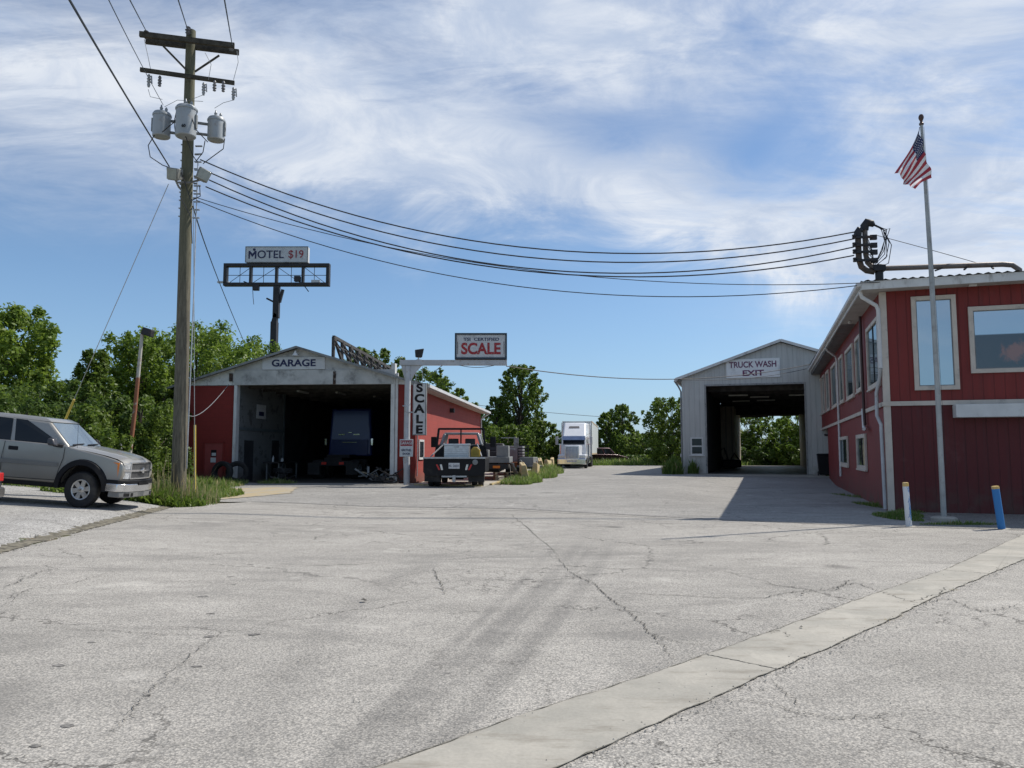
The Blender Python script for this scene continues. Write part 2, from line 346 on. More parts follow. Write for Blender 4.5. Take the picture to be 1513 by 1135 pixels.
# ------------------------------------------------------------------ ground sheets
def sheet(name, poly, mat, off, step=.5, kind='structure', jag=0):
    """flat region with polygon outline (convex), draped on the terrain"""
    xs = [p[0] for p in poly]; ys = [p[1] for p in poly]
    if jag:
        q = []
        for i in range(len(poly)):
            a, b = Vector(poly[i][:2]), Vector(poly[(i+1) % len(poly)][:2]); m_ = max(1, int((b-a).length/.3))
            q += [(a.lerp(b, k/m_).x+random.uniform(-jag, jag), a.lerp(b, k/m_).y+random.uniform(-jag, jag)) for k in range(m_)]
        poly = q
    bm = bmesh.new(); n = len(poly)
    area = sum(poly[i][0]*poly[(i+1) % n][1]-poly[(i+1) % n][0]*poly[i][1] for i in range(n))
    vs = [bm.verts.new((p[0], p[1], 0)) for p in (poly if area > 0 else poly[::-1])]
    bm.faces.new(vs); bmesh.ops.triangulate(bm, faces=bm.faces[:])
    for ax, lo, hi in ((0, min(xs), max(xs)), (1, min(ys), max(ys))):
        k = math.floor(lo/step)*step+step
        while k < hi:
            bmesh.ops.bisect_plane(bm, geom=bm.verts[:]+bm.edges[:]+bm.faces[:], plane_co=(k, 0, 0) if ax == 0 else (0, k, 0), plane_no=(1, 0, 0) if ax == 0 else (0, 1, 0)); k += step
    for v in bm.verts: v.co.z = gz(v.co.x, v.co.y)+off
    me = bpy.data.meshes.new(name); bm.to_mesh(me); bm.free(); me.materials.append(mat)
    me.polygons.foreach_set('use_smooth', [True]*len(me.polygons))
    o = bpy.data.objects.new(name, me); COL.objects.link(o); tag(o, kind=kind); return o
def circ3(a, b, c):
    ax, ay, bx, by, cx, cy = *a[:2], *b[:2], *c[:2]
    dd = 2*(ax*(by-cy)+bx*(cy-ay)+cx*(ay-by))
    ux = ((ax*ax+ay*ay)*(by-cy)+(bx*bx+by*by)*(cy-ay)+(cx*cx+cy*cy)*(ay-by))/dd
    uy = ((ax*ax+ay*ay)*(cx-bx)+(bx*bx+by*by)*(ax-cx)+(cx*cx+cy*cy)*(bx-ax))/dd
    return ux, uy, math.hypot(ax-ux, ay-uy)
def asphalt(name, base, coarse, stones=(.55, .54, .52), tracks=(), crackamt=.5, tone=(1, 1, 1)):
    m, t, b = newmat(name); o = t.obj(); q = t.xyz(o)
    p = t.cxyz(q[0], q[1], 0.0)
    vc = t.vor(p, coarse, out='Color'); vd = t.vor(p, coarse); wv_ = t.noise(p, coarse*.55, 4, .75)
    vv = t.xyz(vc)[0]
    f = t.m('ADD', t.m('MULTIPLY', t.m('POWER', vv, 1.4), .62), t.m('MULTIPLY', t.ramp(wv_, .3, .7), .38))
    c = t.mix(f, tuple(base*.66*k for k in (1.04, 1.0, .93)), stones)
    fine = t.noise(p, coarse*2.4, 3, .7); c = t.mul(c, t.ramp(fine, .25, .75, .74, 1.22, False))
    c = t.mix(t.ramp(vd, .38, .75, 0, .5), c, (.09, .088, .082))
    big = t.noise(p, .28, 6, .6, .3); med = t.noise(t.vm('MULTIPLY', p, (1, 2.2, 1)), 1.1, 6, .65, .5)
    c = t.mul(c, t.m('MULTIPLY', t.ramp(big, .32, .68, .86, 1.10, False), t.ramp(med, .3, .7, .86, 1.10, False)))
    pt_ = t.noise(t.vm('MULTIPLY', p, (.35, 1.1, 1)), .55, 7, .7, 1.2); c = t.mix(t.ramp(pt_, .50, .68, 0, .45), c, (.17, .162, .148))
    lt_ = t.noise(t.vm('ADD', p, (31, 5, 0)), .9, 7, .7, .8); c = t.mix(t.ramp(lt_, .58, .72, 0, .35), c, (.62, .59, .53))
    # oil stains
    sp = t.vor(t.vm('ADD', p, t.vm('SCALE', t.cxyz(med, big, 0.0), sc=.5)), .55)
    c = t.mix(t.m('MULTIPLY', t.ramp(sp, .16, .03), t.ramp(t.noise(p, .35, 2), .45, .6, 0, .6)), c, (.07, .065, .06))
    sp = t.vor(t.vm('ADD', p, t.vm('SCALE', t.cxyz(med, big, 0.0), sc=.3)), 2.1)
    c = t.mix(t.m('MULTIPLY', t.ramp(sp, .085, .05), t.ramp(t.noise(p, .8, 2), .52, .6, 0, .75)), c, (.045, .04, .04))
    for (A, B, C, w, amt) in tracks:
        ux, uy, R = circ3(A, B, C)
        dd = t.m('ABSOLUTE', t.m('SUBTRACT', t.vm('DISTANCE', p, (ux, uy, 0)), R))
        tr = t.noise(t.vm('MULTIPLY', p, (1, .5, 1)), 3.5, 7, .7)
        mk = t.m('MULTIPLY', t.ramp(t.m('ADD', dd, t.m('MULTIPLY', t.m('SUBTRACT', tr, .5), w*1.3)), w, w*.15), t.ramp(t.noise(p, .5, 3), .30, .6, .4, 1.0))
        c = t.mix(t.m('MULTIPLY', t.m('MULTIPLY', mk, amt), t.ramp(q[1], 15.5, 8, .15, 1.0)), c, (.085, .083, .080))
    # hairline cracks
    wp = t.vm('ADD', p, t.vm('SCALE', t.cxyz(t.noise(p, 1.3, 5, .7), t.noise(t.vm('ADD', p, (7, 3, 0)), 1.3, 5, .7), 0.0), sc=.9))
    for sc_, w, thr in ((.33, .0050, .44), (1.3, .011, .52), (3.2, .018, .60)):
        e = t.vor(wp, sc_, 'DISTANCE_TO_EDGE')
        mk = t.m('MULTIPLY', t.ramp(e, w, w*.3), t.ramp(t.noise(t.vm('ADD', p, (sc_*9, 1, 0)), .3, 2), thr, thr+.1))
        c = t.mix(t.m('MULTIPLY', mk, crackamt), c, (.035, .032, .028))
    t.put(b.inputs['Base Color'], c); b.inputs['Roughness'].default_value = .88; b.inputs['Specular IOR Level'].default_value = .25
    t.put(b.inputs['Normal'], t.bump(t.m('ADD', t.m('MULTIPLY', vv, 1.0), fine), .35, .006))
    return m
TR = [(G(470, 1130), G(690, 935), G(835, 790), .10, .30), (G(540, 1125), G(745, 940), G(880, 800), .08, .28), (G(500, 1120), G(720, 940), G(862, 790), .16, .36), (G(640, 1110), G(790, 950), G(905, 800), .15, .32), (G(560, 1120), G(750, 950), G(885, 790), .5, .12),
      (Vector((-12, 11.0)), Vector((-7, 11.4)), Vector((-1.5, 12.0)), .45, .34), (G(380, 1080), G(520, 900), G(760, 790), .30, .18), (G(900, 900), G(1000, 830), G(1250, 800), .4, .15),
      (Vector((-14, 16)), Vector((-6, 15.4)), Vector((2, 17)), .3, .18)]
ASPH = asphalt('old_asphalt', .38, 80, (.65, .605, .53), TR, .65)
ASPH2 = asphalt('far_asphalt', .40, 40, (.49, .465, .42), [((1.5, 25, 0), (2.6, 40, 0), (5.2, 60, 0), .6, .22), ((4.0, 25, 0), (4.8, 40, 0), (7.6, 60, 0), .6, .2)], .6)
LOT = asphalt('pale_lot', .38, 45, (.66, .64, .60), [(G(0, 800), G(120, 768), G(240, 748), .35, .5)], .7)
m, t, b = newmat('concrete'); o = t.obj(); n = t.noise(o, .9, 7, .65); n2 = t.noise(o, 45, 4, .7); q = t.xyz(o)
c = t.mix(t.ramp(n, .3, .7), (.30, .285, .245), (.43, .40, .34)); c = t.mul(c, t.ramp(n2, .3, .7, .90, 1.08, False))
c = t.mix(t.ramp(t.noise(t.vm('MULTIPLY', o, (.7, 2.5, 1)), 2.2, 7, .7), .50, .70, 0, .7), c, (.22, .195, .155)); c = t.mix(t.ramp(t.noise(o, .8, 8, .75, 1.0), .55, .62, 0, .35), c, (.50, .47, .40))
sp = t.vor(o, 5); c = t.mix(t.ramp(sp, .06, .03, 0, .7), c, (.12, .11, .10))
t.put(b.inputs['Base Color'], c); b.inputs['Roughness'].default_value = .85; t.put(b.inputs['Normal'], t.bump(n2, .15, .005)); CONC = m
m, t, b = newmat('dirt_and_grass'); o = t.obj(); n = t.noise(o, .6, 8, .65); n2 = t.noise(o, 14, 5, .7)
c = t.mix(t.ramp(n, .42, .58), (.075, .105, .028), (.16, .13, .085)); c = t.mul(c, t.ramp(n2, .25, .75, .6, 1.35, False))
t.put(b.inputs['Base Color'], c); b.inputs['Roughness'].default_value = .95; t.put(b.inputs['Normal'], t.bump(n2, .8, .03)); DIRT = m
m, t, b = newmat('sandy_dirt'); o = t.obj(); n = t.noise(o, 1.4, 8, .65); n2 = t.noise(o, 20, 5, .7)
c = t.mix(t.ramp(n, .35, .65), (.42, .33, .19), (.36, .33, .27)); c = t.mul(c, t.ramp(n2, .25, .75, .8, 1.2, False))
t.put(b.inputs['Base Color'], c); b.inputs['Roughness'].default_value = .95; SAND = m
# base terrain to the horizon
bm = bmesh.new()
def axis(): 
    a = [-900, -500, -250, -140, -90, -60, -45]; a += list(np.arange(-36, 36.1, .75)); return a+[45, 60, 90, 140, 250, 500, 900]
XS = axis(); YS = [-600, -200, -80, -30]+list(np.arange(-12, 62, .75))+[65, 70, 76, 84, 95, 110, 130, 160, 220, 350, 600, 1200]
vv = [[bm.verts.new((x, y, gz(x, y)-.035)) for y in YS] for x in XS]
for i in range(len(XS)-1):
    for j in range(len(YS)-1): bm.faces.new((vv[i][j], vv[i+1][j], vv[i+1][j+1], vv[i][j+1]))
me = bpy.data.meshes.new('ground'); bm.to_mesh(me); bm.free(); me.materials.append(DIRT); o = bpy.data.objects.new('ground', me); COL.objects.link(o); tag(o, kind='structure')
def lx(y): return (LA+LD*((y-LA.y)/LD.y)).x
JL = lambda x: 22.0-(x-.07)*.72 if x > .07 else 22.0-.14*(x-.07)       # transverse joint
sheet('parking_lot', [(lx(-8), -8), (26, -8), (26, 14), (8.45, 16.6), (5.22, 18.3), (.07, 21.96), (-7.7, 23.05), (lx(21.5), 21.5)], ASPH, 0.0)
# beyond the joint: smoother asphalt (three convex pieces, lapped under each other by a few millimetres)
sheet('road', [(-7.7, 23.06), (.07, 21.97), (5.22, 18.31), (8.45, 16.61), (12.2, 19.5), (14.2, 24), (17, 33.5), (19, 41), (12.5, 46.9), (11.2, 48), (20, 76), (4.5, 76), (2.6, 60), (-.5, 33)], ASPH2, -.002)
sheet('side_road', [(11.3, 47.5), (20, 74), (26, 74), (24, 47.5)], ASPH2, -.010)
sheet('garage_forecourt', [(-7.7, 23.07), (-.5, 33), (-1.2, 35), (-13.0, 36.0), (-11.6, 31.5), (-9.3, 25.5), (-9.0, 23.2)], ASPH2, -.006, jag=.06)
sheet('raised_lot', [(lx(-4), -4), (lx(23.5), 23.5), (-10.2, 22.6), (-40, 25.5), (-40, -4)], LOT, 0.0)
sheet('sandy_verge', [G(300, 727, .2).xy, G(330, 721, .2).xy, G(440, 720, .2).xy, G(430, 727, .2).xy, G(300, 737, .2).xy], SAND, .006, jag=.10)
sheet('scale_apron', [(-4.2, 31.2), (-4.3, 60), (2.0, 60), (-.5, 36.5), (-1.2, 31.0)], CONC, .004)
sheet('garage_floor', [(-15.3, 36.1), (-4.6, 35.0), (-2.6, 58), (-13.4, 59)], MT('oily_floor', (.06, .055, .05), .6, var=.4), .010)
sheet('flagpole_verge', [(8.45, 16.62), (24, 11.6), (24, 16.3), (10.15, 20.9), (9.3, 18.4)], asphalt('verge_asphalt', .24, 40, (.40, .38, .34)), .005)
sheet('wash_apron', [T_ for T_ in ((10.2, 46.9), (12.0, 42.6), (16.6, 41.3), (21.5, 43.6))], CONC, .004)
# concrete gutter strip
def ribbon(mb, pts, w, z=.008, jit=.03, n=14, taper=True, wj=.5):
    P_ = [Vector(p) for p in pts]; out = []
    for a, b in zip(P_[:-1], P_[1:]):
        for k in range(n): out.append(a.lerp(b, k/n))
    out.append(P_[-1]); N = len(out); L, R = [], []
    for i, p in enumerate(out):
        d = (out[min(i+1, N-1)]-out[max(i-1, 0)]); nrm = Vector((-d.y, d.x, 0)).normalized()
        ww = w*(1+wj*(random.random()-.5)*2)*(min(1, 4*i/N+.25, 4*(N-i)/N+.25) if taper else 1)
        q = p+nrm*random.gauss(0, jit)
        for s_, l in ((1, L), (-1, R)):
            v = q+nrm*ww/2*s_; l.append((v.x, v.y, gz(v.x, v.y)+z))
    mb.add(L+R, [(i, i+1, N+i+1, N+i) for i in range(N-1)])
st = MB()
SL = [(-2.1, 3.1), G(560, 1135).xy, G(760, 1061).xy, G(960, 998).xy, G(1069, 959).xy, G(1263, 888).xy, G(1397, 842).xy, G(1513, 790).xy, G(1640, 742).xy]
SR = [(-.6, 3.1), G(820, 1135).xy, G(930, 1088).xy, G(1034, 1041).xy, G(1128, 999).xy, G(1225, 957).xy, G(1322, 914).xy, G(1372, 887).xy, G(1513, 827).xy, G(1640, 778).xy]
def resamp(l, n=60):
    l = [Vector(p[:2]) for p in l]; ds = [0]
    for a, b in zip(l[:-1], l[1:]): ds.append(ds[-1]+(b-a).length)
    out = []
    for k in range(n):
        s_ = ds[-1]*k/(n-1); i = max(j for j in range(len(ds)) if ds[j] <= s_+1e-9); i = min(i, len(l)-2)
        out.append(l[i].lerp(l[i+1], (s_-ds[i])/(ds[i+1]-ds[i])))
    return out
A = resamp(SL, 140); B = resamp(SR, 140)
A = [Vector((p.x+random.gauss(0, .005), p.y+random.gauss(0, .005))) for p in A]; B = [Vector((p.x+random.gauss(0, .007), p.y+random.gauss(0, .007))) for p in B]
st.add([(p.x, p.y, .006) for p in A]+[(p.x, p.y, .006) for p in B], [(i, 140+i, 141+i, i+1) for i in range(139)])
tag(st.build('gutter_strip', CONC, fix=False), kind='structure')
JN = [(A[k], min(B, key=lambda q: (q-A[k]).length)) for k in (22, 50, 70)]
CRK = MT('crack_filling', (.07, .065, .055), .95, var=.5, scale=9)
GRIT_SHADOW = MT('grit_and_shadow_band', (.22, .21, .195), .95, var=.4, scale=12, bump=.3)
DGR = MT('dry_debris', (.15, .135, .10), .95, var=.5, scale=8, bump=.3)
ck = MB()
for poly in [[(15, 930), (130, 932), (200, 936), (240, 938), (340, 941), (380, 938), (470, 934)], [(325, 940), (300, 955), (275, 975), (240, 1005), (215, 1028), (195, 1050), (170, 1080), (150, 1095)],
             [(820, 815), (840, 845), (880, 865), (895, 880), (930, 905), (960, 935), (975, 950), (993, 975)], [(865, 873), (900, 876), (1000, 880), (1060, 884), (1130, 884), (1160, 877), (1230, 870), (1265, 862), (1300, 875), (1345, 890), (1370, 893)],
             [(1160, 877), (1235, 872), (1255, 858), (1285, 860)], [(640, 840), (650, 860), (655, 880)], [(0, 880), (30, 868), (60, 855), (90, 848)], [(0, 905), (40, 880), (110, 868), (170, 850)],
             [(1055, 1035), (1130, 1040), (1190, 1055), (1240, 1062), (1350, 1055)], [(1130, 1005), (1170, 1030), (1180, 1045)], [(1350, 895), (1400, 885), (1450, 905), (1480, 900), (1513, 893)],
             [(960, 935), (1000, 950), (1060, 957)], [(755, 760), (820, 815)], [(1180, 790), (1240, 783), (1330, 790)], [(1140, 938), (1150, 932), (1170, 944)], [(1345, 890), (1385, 880), (1400, 868)]]:
    ribbon(ck, [G(x, y) for x, y in poly], .006 if poly[0][1] > 900 else .010, z=.0085, jit=.020, n=16)
for a, b in JN: ribbon(ck, [(a.x, a.y, 0), (b.x, b.y, 0)], .010, z=.0085, jit=.006, n=24, taper=False)
tag(ck.build('pavement_crack', CRK, fix=False), kind='structure')
sb = MB(); rs = random.Random(4)
for px, py, r in ((87, 984, .06), (100, 1073, .05), (52, 1103, .04), (311, 907, .05), (310, 941, .06), (376, 938, .07), (291, 985, .05), (217, 1028, .03), (345, 864, .04), (135, 950, .04), (300, 882, .07), (1150, 945, .03), (960, 829, .10), (1020, 799, .08), (370, 835, .06), (405, 790, .10), (340, 853, .05)):
    c = G(px, py); n = 18; V = [(c.x, c.y, gz(c.x, c.y)+.0035)]
    for k in range(n): a = 6.283*k/n; q = r*.55*rs.uniform(.8, 1.15); x, y = c.x+1.5*q*math.cos(a), c.y+q*math.sin(a); V.append((x, y, gz(x, y)+.0035))
    sb.add(V, [(0, 1+k, 1+(k+1) % n) for k in range(n)])
tag(sb.build('oil_stains', MT('oil_spot', (.17, .16, .145), .8, var=.5, scale=25), fix=False), kind='structure')
jb = MB()
ribbon(jb, [(-7.7, 23.05, 0), (-3, 22.4, 0), (.07, 21.95, 0), (2.6, 20.15, 0), (5.22, 18.3, 0), (7.2, 17.3, 0), (8.45, 16.6, 0)], .26, z=.006, jit=.012, n=20, taper=False, wj=.4)
ribbon(jb, [(-4, 21.9, 0), (.1, 21.3, 0), (2.6, 19.6, 0), (5.0, 17.9, 0)], .05, z=.0055, jit=.012, n=20, wj=.4)  # shadow of the overhead cables, painted as a thin dark ribbon
tag(jb.build('joint_and_cable_shadow', GRIT_SHADOW, fix=False), kind='structure')
jb = MB()
ribbon(jb, [(p.x, p.y, 0) for p in A], .007, z=.0095, jit=.003, n=2, taper=False, wj=.95); ribbon(jb, [(p.x, p.y, 0) for p in B], .009, z=.0095, jit=.003, n=2, taper=False, wj=.95)
tag(jb.build('gutter_edge', MT('edge_grit', (.14, .13, .105), .95, var=.6, scale=20), fix=False), kind='structure')
jb = MB()
ribbon(jb, [(lx(y)-.05, y, 0) for y in (2, 6, 9, 11, 13, 15, 17, 19, 21, 22.5)], .26, z=.012, jit=.010, n=30, taper=False, wj=.35)
tag(jb.build('gutter_debris', DGR, fix=False), kind='structure')
# loose stones along the joints and across the lot
V = []; Fc = []
def stone(x, y, r):
    z = gz(x, y)+.006; b = len(V)
    for k in range(5): a = k*1.257+random.random()*.6; V.append((x+r*random.uniform(.7, 1.2)*math.cos(a), y+r*random.uniform(.7, 1.2)*math.sin(a), z))
    V.append((x+random.gauss(0, r*.2), y+random.gauss(0, r*.2), z+r*random.uniform(.5, 1))); Fc.extend([(b+k, b+(k+1) % 5, b+5) for k in range(5)])
for _ in range(900): q = random.choice(B[:120]); stone(q.x+random.gauss(.03, .05), q.y+random.gauss(-.03, .05), random.uniform(.003, .009))
for _ in range(500): q = random.choice(A[:120]); stone(q.x+random.gauss(-.02, .04), q.y+random.gauss(.02, .04), random.uniform(.003, .008))
for _ in range(700): x = random.uniform(-5, 6); y = random.uniform(3.6, 14); stone(x, y, random.uniform(.003, .008))
for _ in range(900): y = random.uniform(10, 22); stone(lx(y)+random.gauss(-.05, .14), y, random.uniform(.008, .02))
me = bpy.data.meshes.new('loose_gravel'); me.from_pydata(V, [], Fc); me.materials.append(MT('loose_stone', (.30, .285, .25), .9, var=.6, scale=30)); o = bpy.data.objects.new('loose_gravel', me); COL.objects.link(o)
tag(o, 'loose stones scattered on the asphalt along the concrete strip', 'gravel', kind='stuff')
# ------------------------------------------------------------------ vegetation
def blades(name, spots, n, h, mat, w=.012, lean=.5, label=None, kind='stuff', cat=None, seeds=0):
    """grass blades; spots: (x, y, rx, ry, weight, hscale)"""
    wts = np.array([s_[4] for s_ in spots], float); wts /= wts.sum(); V = []; Fc = []; Mi = []
    idx = rng.choice(len(spots), n, p=wts)
    for i in idx:
        x0, y0, rx, ry, _, hs = spots[i]; r = math.sqrt(rng.random()); a = rng.random()*6.283
        x = x0+rx*r*math.cos(a); y = y0+ry*r*math.sin(a); z = gz(x, y)-.03; hh = h*hs*(.35+.75*rng.random())*(1.25-.7*r)
        th = rng.random()*6.283; dx, dy = math.cos(th), math.sin(th); ln = lean*hh*rng.random(); ww = w*(.7+rng.random())
        px, py = -dy*ww, dx*ww; b = len(V)
        V += [(x-px, y-py, z), (x+px, y+py, z), (x+dx*ln*.35+px*.7, y+dy*ln*.35+py*.7, z+hh*.6), (x+dx*ln*.35-px*.7, y+dy*ln*.35-py*.7, z+hh*.6), (x+dx*ln, y+dy*ln, z+hh)]
        Fc += [(b, b+1, b+2, b+3), (b+3, b+2, b+4)]; k = 1 if rng.random() < seeds else 0; Mi += [k, k]
    me = bpy.data.meshes.new(name); me.from_pydata(V, [], Fc); me.materials.append(mat); me.materials.append(SEEDM); me.polygons.foreach_set('material_index', Mi)
    o = bpy.data.objects.new(name, me); COL.objects.link(o); tag(o, label, cat, kind=kind); return o
pb = P(264, 720, 22)
blades('grass', [(pb.x-.25, pb.y-.2, .8, .9, 4, 1.15), (pb.x-1.3, pb.y+.3, 1.6, .6, 3, .7), (pb.x+.1, pb.y+.8, .7, .9, 1.5, .8), (pb.x+.2, pb.y-.1, .9, .7, .5, .4), (pb.x-4, pb.y+2.0, 4.5, 1.0, 4, .6), (-10.6, 25.5, 1.5, 2, 3, .8), (-11.7, 28, 1.4, 2.5, 3, .5), (-12.6, 31.5, 1.5, 2.5, 3, .7), (-13.6, 34.6, 1.8, 1.0, 2, .7), (-10.6, 34.9, .9, .5, .6, .5)],
       26000, .55, GRASSM, .009, 1.0, 'tall green grass and weeds around the utility pole', cat='grass', seeds=.16)
blades('grass', [(pb.x-.3, pb.y-.3, .9, .8, 3, 1.0), (pb.x+.3, pb.y+.2, .7, .9, 2, 1.0), (pb.x-2, pb.y+.8, 2, .5, 1, .8)], 260, 1.25, SEEDM, .009, .5, 'dry seed stalks standing above the grass by the utility pole', cat='grass')
blades('grass', [(pb.x-.2, pb.y-.6, 1.2, .7, 3, 1.0), (pb.x-1.8, pb.y+.2, 2.2, .5, 2, 1.0), (-10.6, 26, 1.5, 2, 2, 1)], 2600, .42, LEAFS[1], .035, 1.4, 'broad-leaved weeds in the grass by the utility pole', cat='weeds')
blades('grass', [(.2, 34.2, .7, 1.2, 2.5, .8), (.75, 37.0, .7, 2.2, 3, 1.1), (1.7, 43, .8, 3, 3, 1.2), (2.5, 50, .8, 4, 2, 1.2)], 12000, .5, GRASSM, .014, .7, 'weedy green grass along the row of yellow barriers', cat='grass', seeds=.1)
blades('grass', [(9.4, 19.0, .35, 1.1, 3, .6), (9.9, 17.2, .9, .12, 1.5, .45), (10.8, 22.5, .22, 2.2, 2, .6), (12.3, 27, .2, 3, 1, .5), (12.2, 16.1, 1.2, .12, 1.5, .4), (13.8, 15.3, .9, .1, 1, .4), (9.9, 19.6, .3, .7, 2, .7)], 7000, .30, GRASSM, .009, .7, 'short green weeds along the foot of the red building', cat='grass', seeds=.1)
blades('grass', [(6, 79, 9, 4, 5, 1), (14, 80, 12, 4, 5, 1.1), (-20, 30, 9, 2.5, 3, 1.2), (9.6, 46.3, .6, .9, .6, 1.6), (10.9, 46.6, .3, .2, .25, 1.3), (17.6, 42.9, .2, .2, .2, 1.6)], 14000, .7, GRASSM, .03, .6, 'rough green grass at the edge of the road before the trees', cat='grass', seeds=.05)
blades('grass', [(p.x, p.y, .10, .05, 1, 1) for p in (B[44], B[45], B[46], B[60])]+[(p.x, p.y, .03, .03, .35, .6) for p in A[30:110:5]], 900, .05, SEEDM, .004, .9, 'dry tufts of grass in the joint of the concrete gutter strip', cat='grass')
def leafcloud(cl, size, flat=.75):
    """cl: list of (x,y,z,rx,ry,rz,n)"""
    V = []; 
    for (x, y, z, rx, ry, rz, n) in cl:
        n = int(n); u = rng.normal(size=(n, 3)); u /= np.linalg.norm(u, axis=1)[:, None]
        r = (.25+.9*rng.random(n)**.7)[:, None]; c = u*r*np.array([rx, ry, rz])+np.array([x, y, z])
        c[:, 2] -= .12*rz*(u[:, 0]**2+u[:, 1]**2)
        nr = u*.55+rng.normal(size=(n, 3))*.55+np.array([0, 0, .45]); nr /= np.linalg.norm(nr, axis=1)[:, None]
        a = np.cross(nr, rng.normal(size=(n, 3))); a /= np.linalg.norm(a, axis=1)[:, None]; b = np.cross(nr, a)
        s_ = (size*(.45+1.0*rng.random(n)))[:, None]
        V.append(np.stack([c-a*s_*.55, c+b*s_*.30-a*s_*.05, c+a*s_*.55, c-b*s_*.30-a*s_*.05], 1).reshape(-1, 3))
    return np.concatenate(V)
def leafmesh(name, V, mat, parent):
    n = len(V)//4; me = bpy.data.meshes.new(name); me.vertices.add(4*n); me.vertices.foreach_set('co', V.astype(np.float32).ravel())
    me.loops.add(4*n); me.loops.foreach_set('vertex_index', np.arange(4*n, dtype=np.int32)); me.polygons.add(n); me.polygons.foreach_set('loop_start', np.arange(0, 4*n, 4, dtype=np.int32))
    me.materials.append(mat); me.update(); me.validate(); o = bpy.data.objects.new(name, me); COL.objects.link(o); o.parent = parent; return o
def tree(px, topy, D, wpx, label, mat=1, n=14000, leaf=.2, low=.12, shape='round', group='trees around the lot', K=60, name='tree', kdepth=1.0):
    far = D > 60 and name == 'tree'
    if far: K = int(K*2.2); leaf *= .78; n = int(n*1.1)
    top = P(px, topy, D); x, y = top.x, D; z0 = gz(x, y)-.05; H = top.z-z0; Wd = wpx/F*D/2; Dp = min(Wd, 3.6+Wd*.3)*kdepth
    if D < 60: leaf *= .80; n = int(n*1.45)
    root = thing(name, label, 'tree', (x, y, z0), random.random()*.01, group)
    cl = []; tips = []
    for k in range(K):
        f = (k+.5)/K; h = low+(1-low)*f
        if shape == 'round': w = math.sin(math.pi*min(1, (.10+.88*h)))**.65
        elif shape == 'tall': w = (1-h)**.55*.95+.10 if h > .35 else .55+.45*h/.35
        elif shape == 'cotton': w = (.62+.38*math.sin(math.pi*min(1, h*1.02)))*(1 if h < .8 else math.sqrt(max(.03, 1-((h-.8)/.215)**2)))
        else: w = .92 if h < .72 else math.sqrt(max(.02, 1-((h-.72)/.3)**2))
        a = k*2.39996+random.random()*.6; rr = (.22+.78*math.sqrt(random.random())+(.12*random.random() if far else 0))*w
        s_ = (.20+.13*random.random())*(1.15-.45*h)*(.62 if far else 1)*(.6+.8*random.random() if far else 1)
        rx = s_*Wd*1.15; rz = s_*min(H, Wd*1.7)*.62; rz = min(rz, rx*1.1); zc = min(h*H, H-rz*.95)
        cx, cy = rr*Wd*math.cos(a), rr*Dp*math.sin(a)
        tips.append((cx, cy, zc)); cl.append((cx, cy, zc, rx, rx*.9, rz, 1.0*rx*rx*(1.5 if shape != 'x' else 1)))
        for _ in range(2):      # ragged sprays at the outside
            q = (cx*(1.12+.15*random.random()), cy*1.1, zc+rz*(.3+.6*random.random())); q = (q[0], q[1], min(q[2], H-.1))
            cl.append((*q, rx*.38, rx*.38, rz*.5, .30*rx*rx))
    tot = sum(c[6] for c in cl); cl = [(*c[:6], max(12, c[6]/tot*n)) for c in cl]
    leafmesh('crown', leafcloud(cl, leaf), LEAFS[mat], root)
    mb = MB(); r0 = max(.12, H*.020); bend = [(random.gauss(0, .02*H*k/6) if k else 0, random.gauss(0, .02*H*k/6) if k else 0, H*.9*k/6) for k in range(7)]
    mb.tube(bend, [r0*(1.25 if k == 0 else 1)*(1-.13*k) for k in range(7)], 9)
    for tx in tips[::3]:
        h = max(.1*H, tx[2]*.62); k = h/(H*.9)*6; i = min(5, int(k)); b0 = Vector(bend[i]).lerp(Vector(bend[i+1]), k-i); e = Vector(tx)
        md = b0.lerp(e, .5)+Vector((0, 0, .08*(e-b0).length)); mb.tube([b0, md, e], [r0*.38, r0*.24, r0*.08], 6)
    mb.build('trunk', BARK, root, smooth=True)
    return root
TG = 'trees around the lot'
tree(5, 452, 32, 165, 'big bright green tree at the left edge behind the silver pickup', 0, 30000, .21, .04, 'wide', K=90)
tree(-110, 440, 37, 240, 'green tree mostly cut off by the left edge of the picture', 1, 12000, .26, .04, 'wide', K=60)
tree(108, 562, 30, 90, 'small green tree in the gap between the two big left trees', 1, 11000, .17, .04, 'wide', K=45)
tree(142, 516, 33, 90, 'pointed green tree left of the leaning rusty lamp pole', 1, 15000, .18, .04, 'tall', K=55)
tree(215, 494, 37, 130, 'broad green tree directly behind the leaning rusty lamp pole', 0, 20000, .21, .04, 'wide', K=80)
tree(292, 482, 41, 170, 'tall bright green tree behind the wooden utility pole', 0, 20000, .23, .05, 'wide', K=80)
tree(362, 502, 52, 150, 'green tree rising over the left slope of the garage roof', 0, 14000, .28, .1, 'wide', K=60)
tree(552, 516, 74, 90, 'dark green treetop behind the lattice frame on the garage roof', 1, 14000, .36, .3, 'wide', K=40)
tree(620, 548, 76, 110, 'green tree showing over the garage roof behind the scale sign arm', 1, 15000, .36, .3, 'wide', K=45)
tree(668, 574, 70, 60, 'low green tree at the right end of the garage roofline', 1, 8000, .34, .2, 'wide', K=30)
tree(770, 540, 84, 68, 'tall narrow cottonwood tree between the garage and the white truck', 1, 14000, .36, .16, 'cotton', K=75)
tree(733, 586, 82, 46, 'thin airy tree touching the left side of the tall cottonwood', 1, 3800, .34, .12, 'round', K=40)
tree(800, 622, 80, 60, 'low leafy tree at the right foot of the tall cottonwood', 1, 8000, .33, .02, 'round', K=40)
tree(748, 628, 76, 80, 'dark bushy tree behind the parked trailers', 1, 8000, .33, .02, 'wide', K=40)
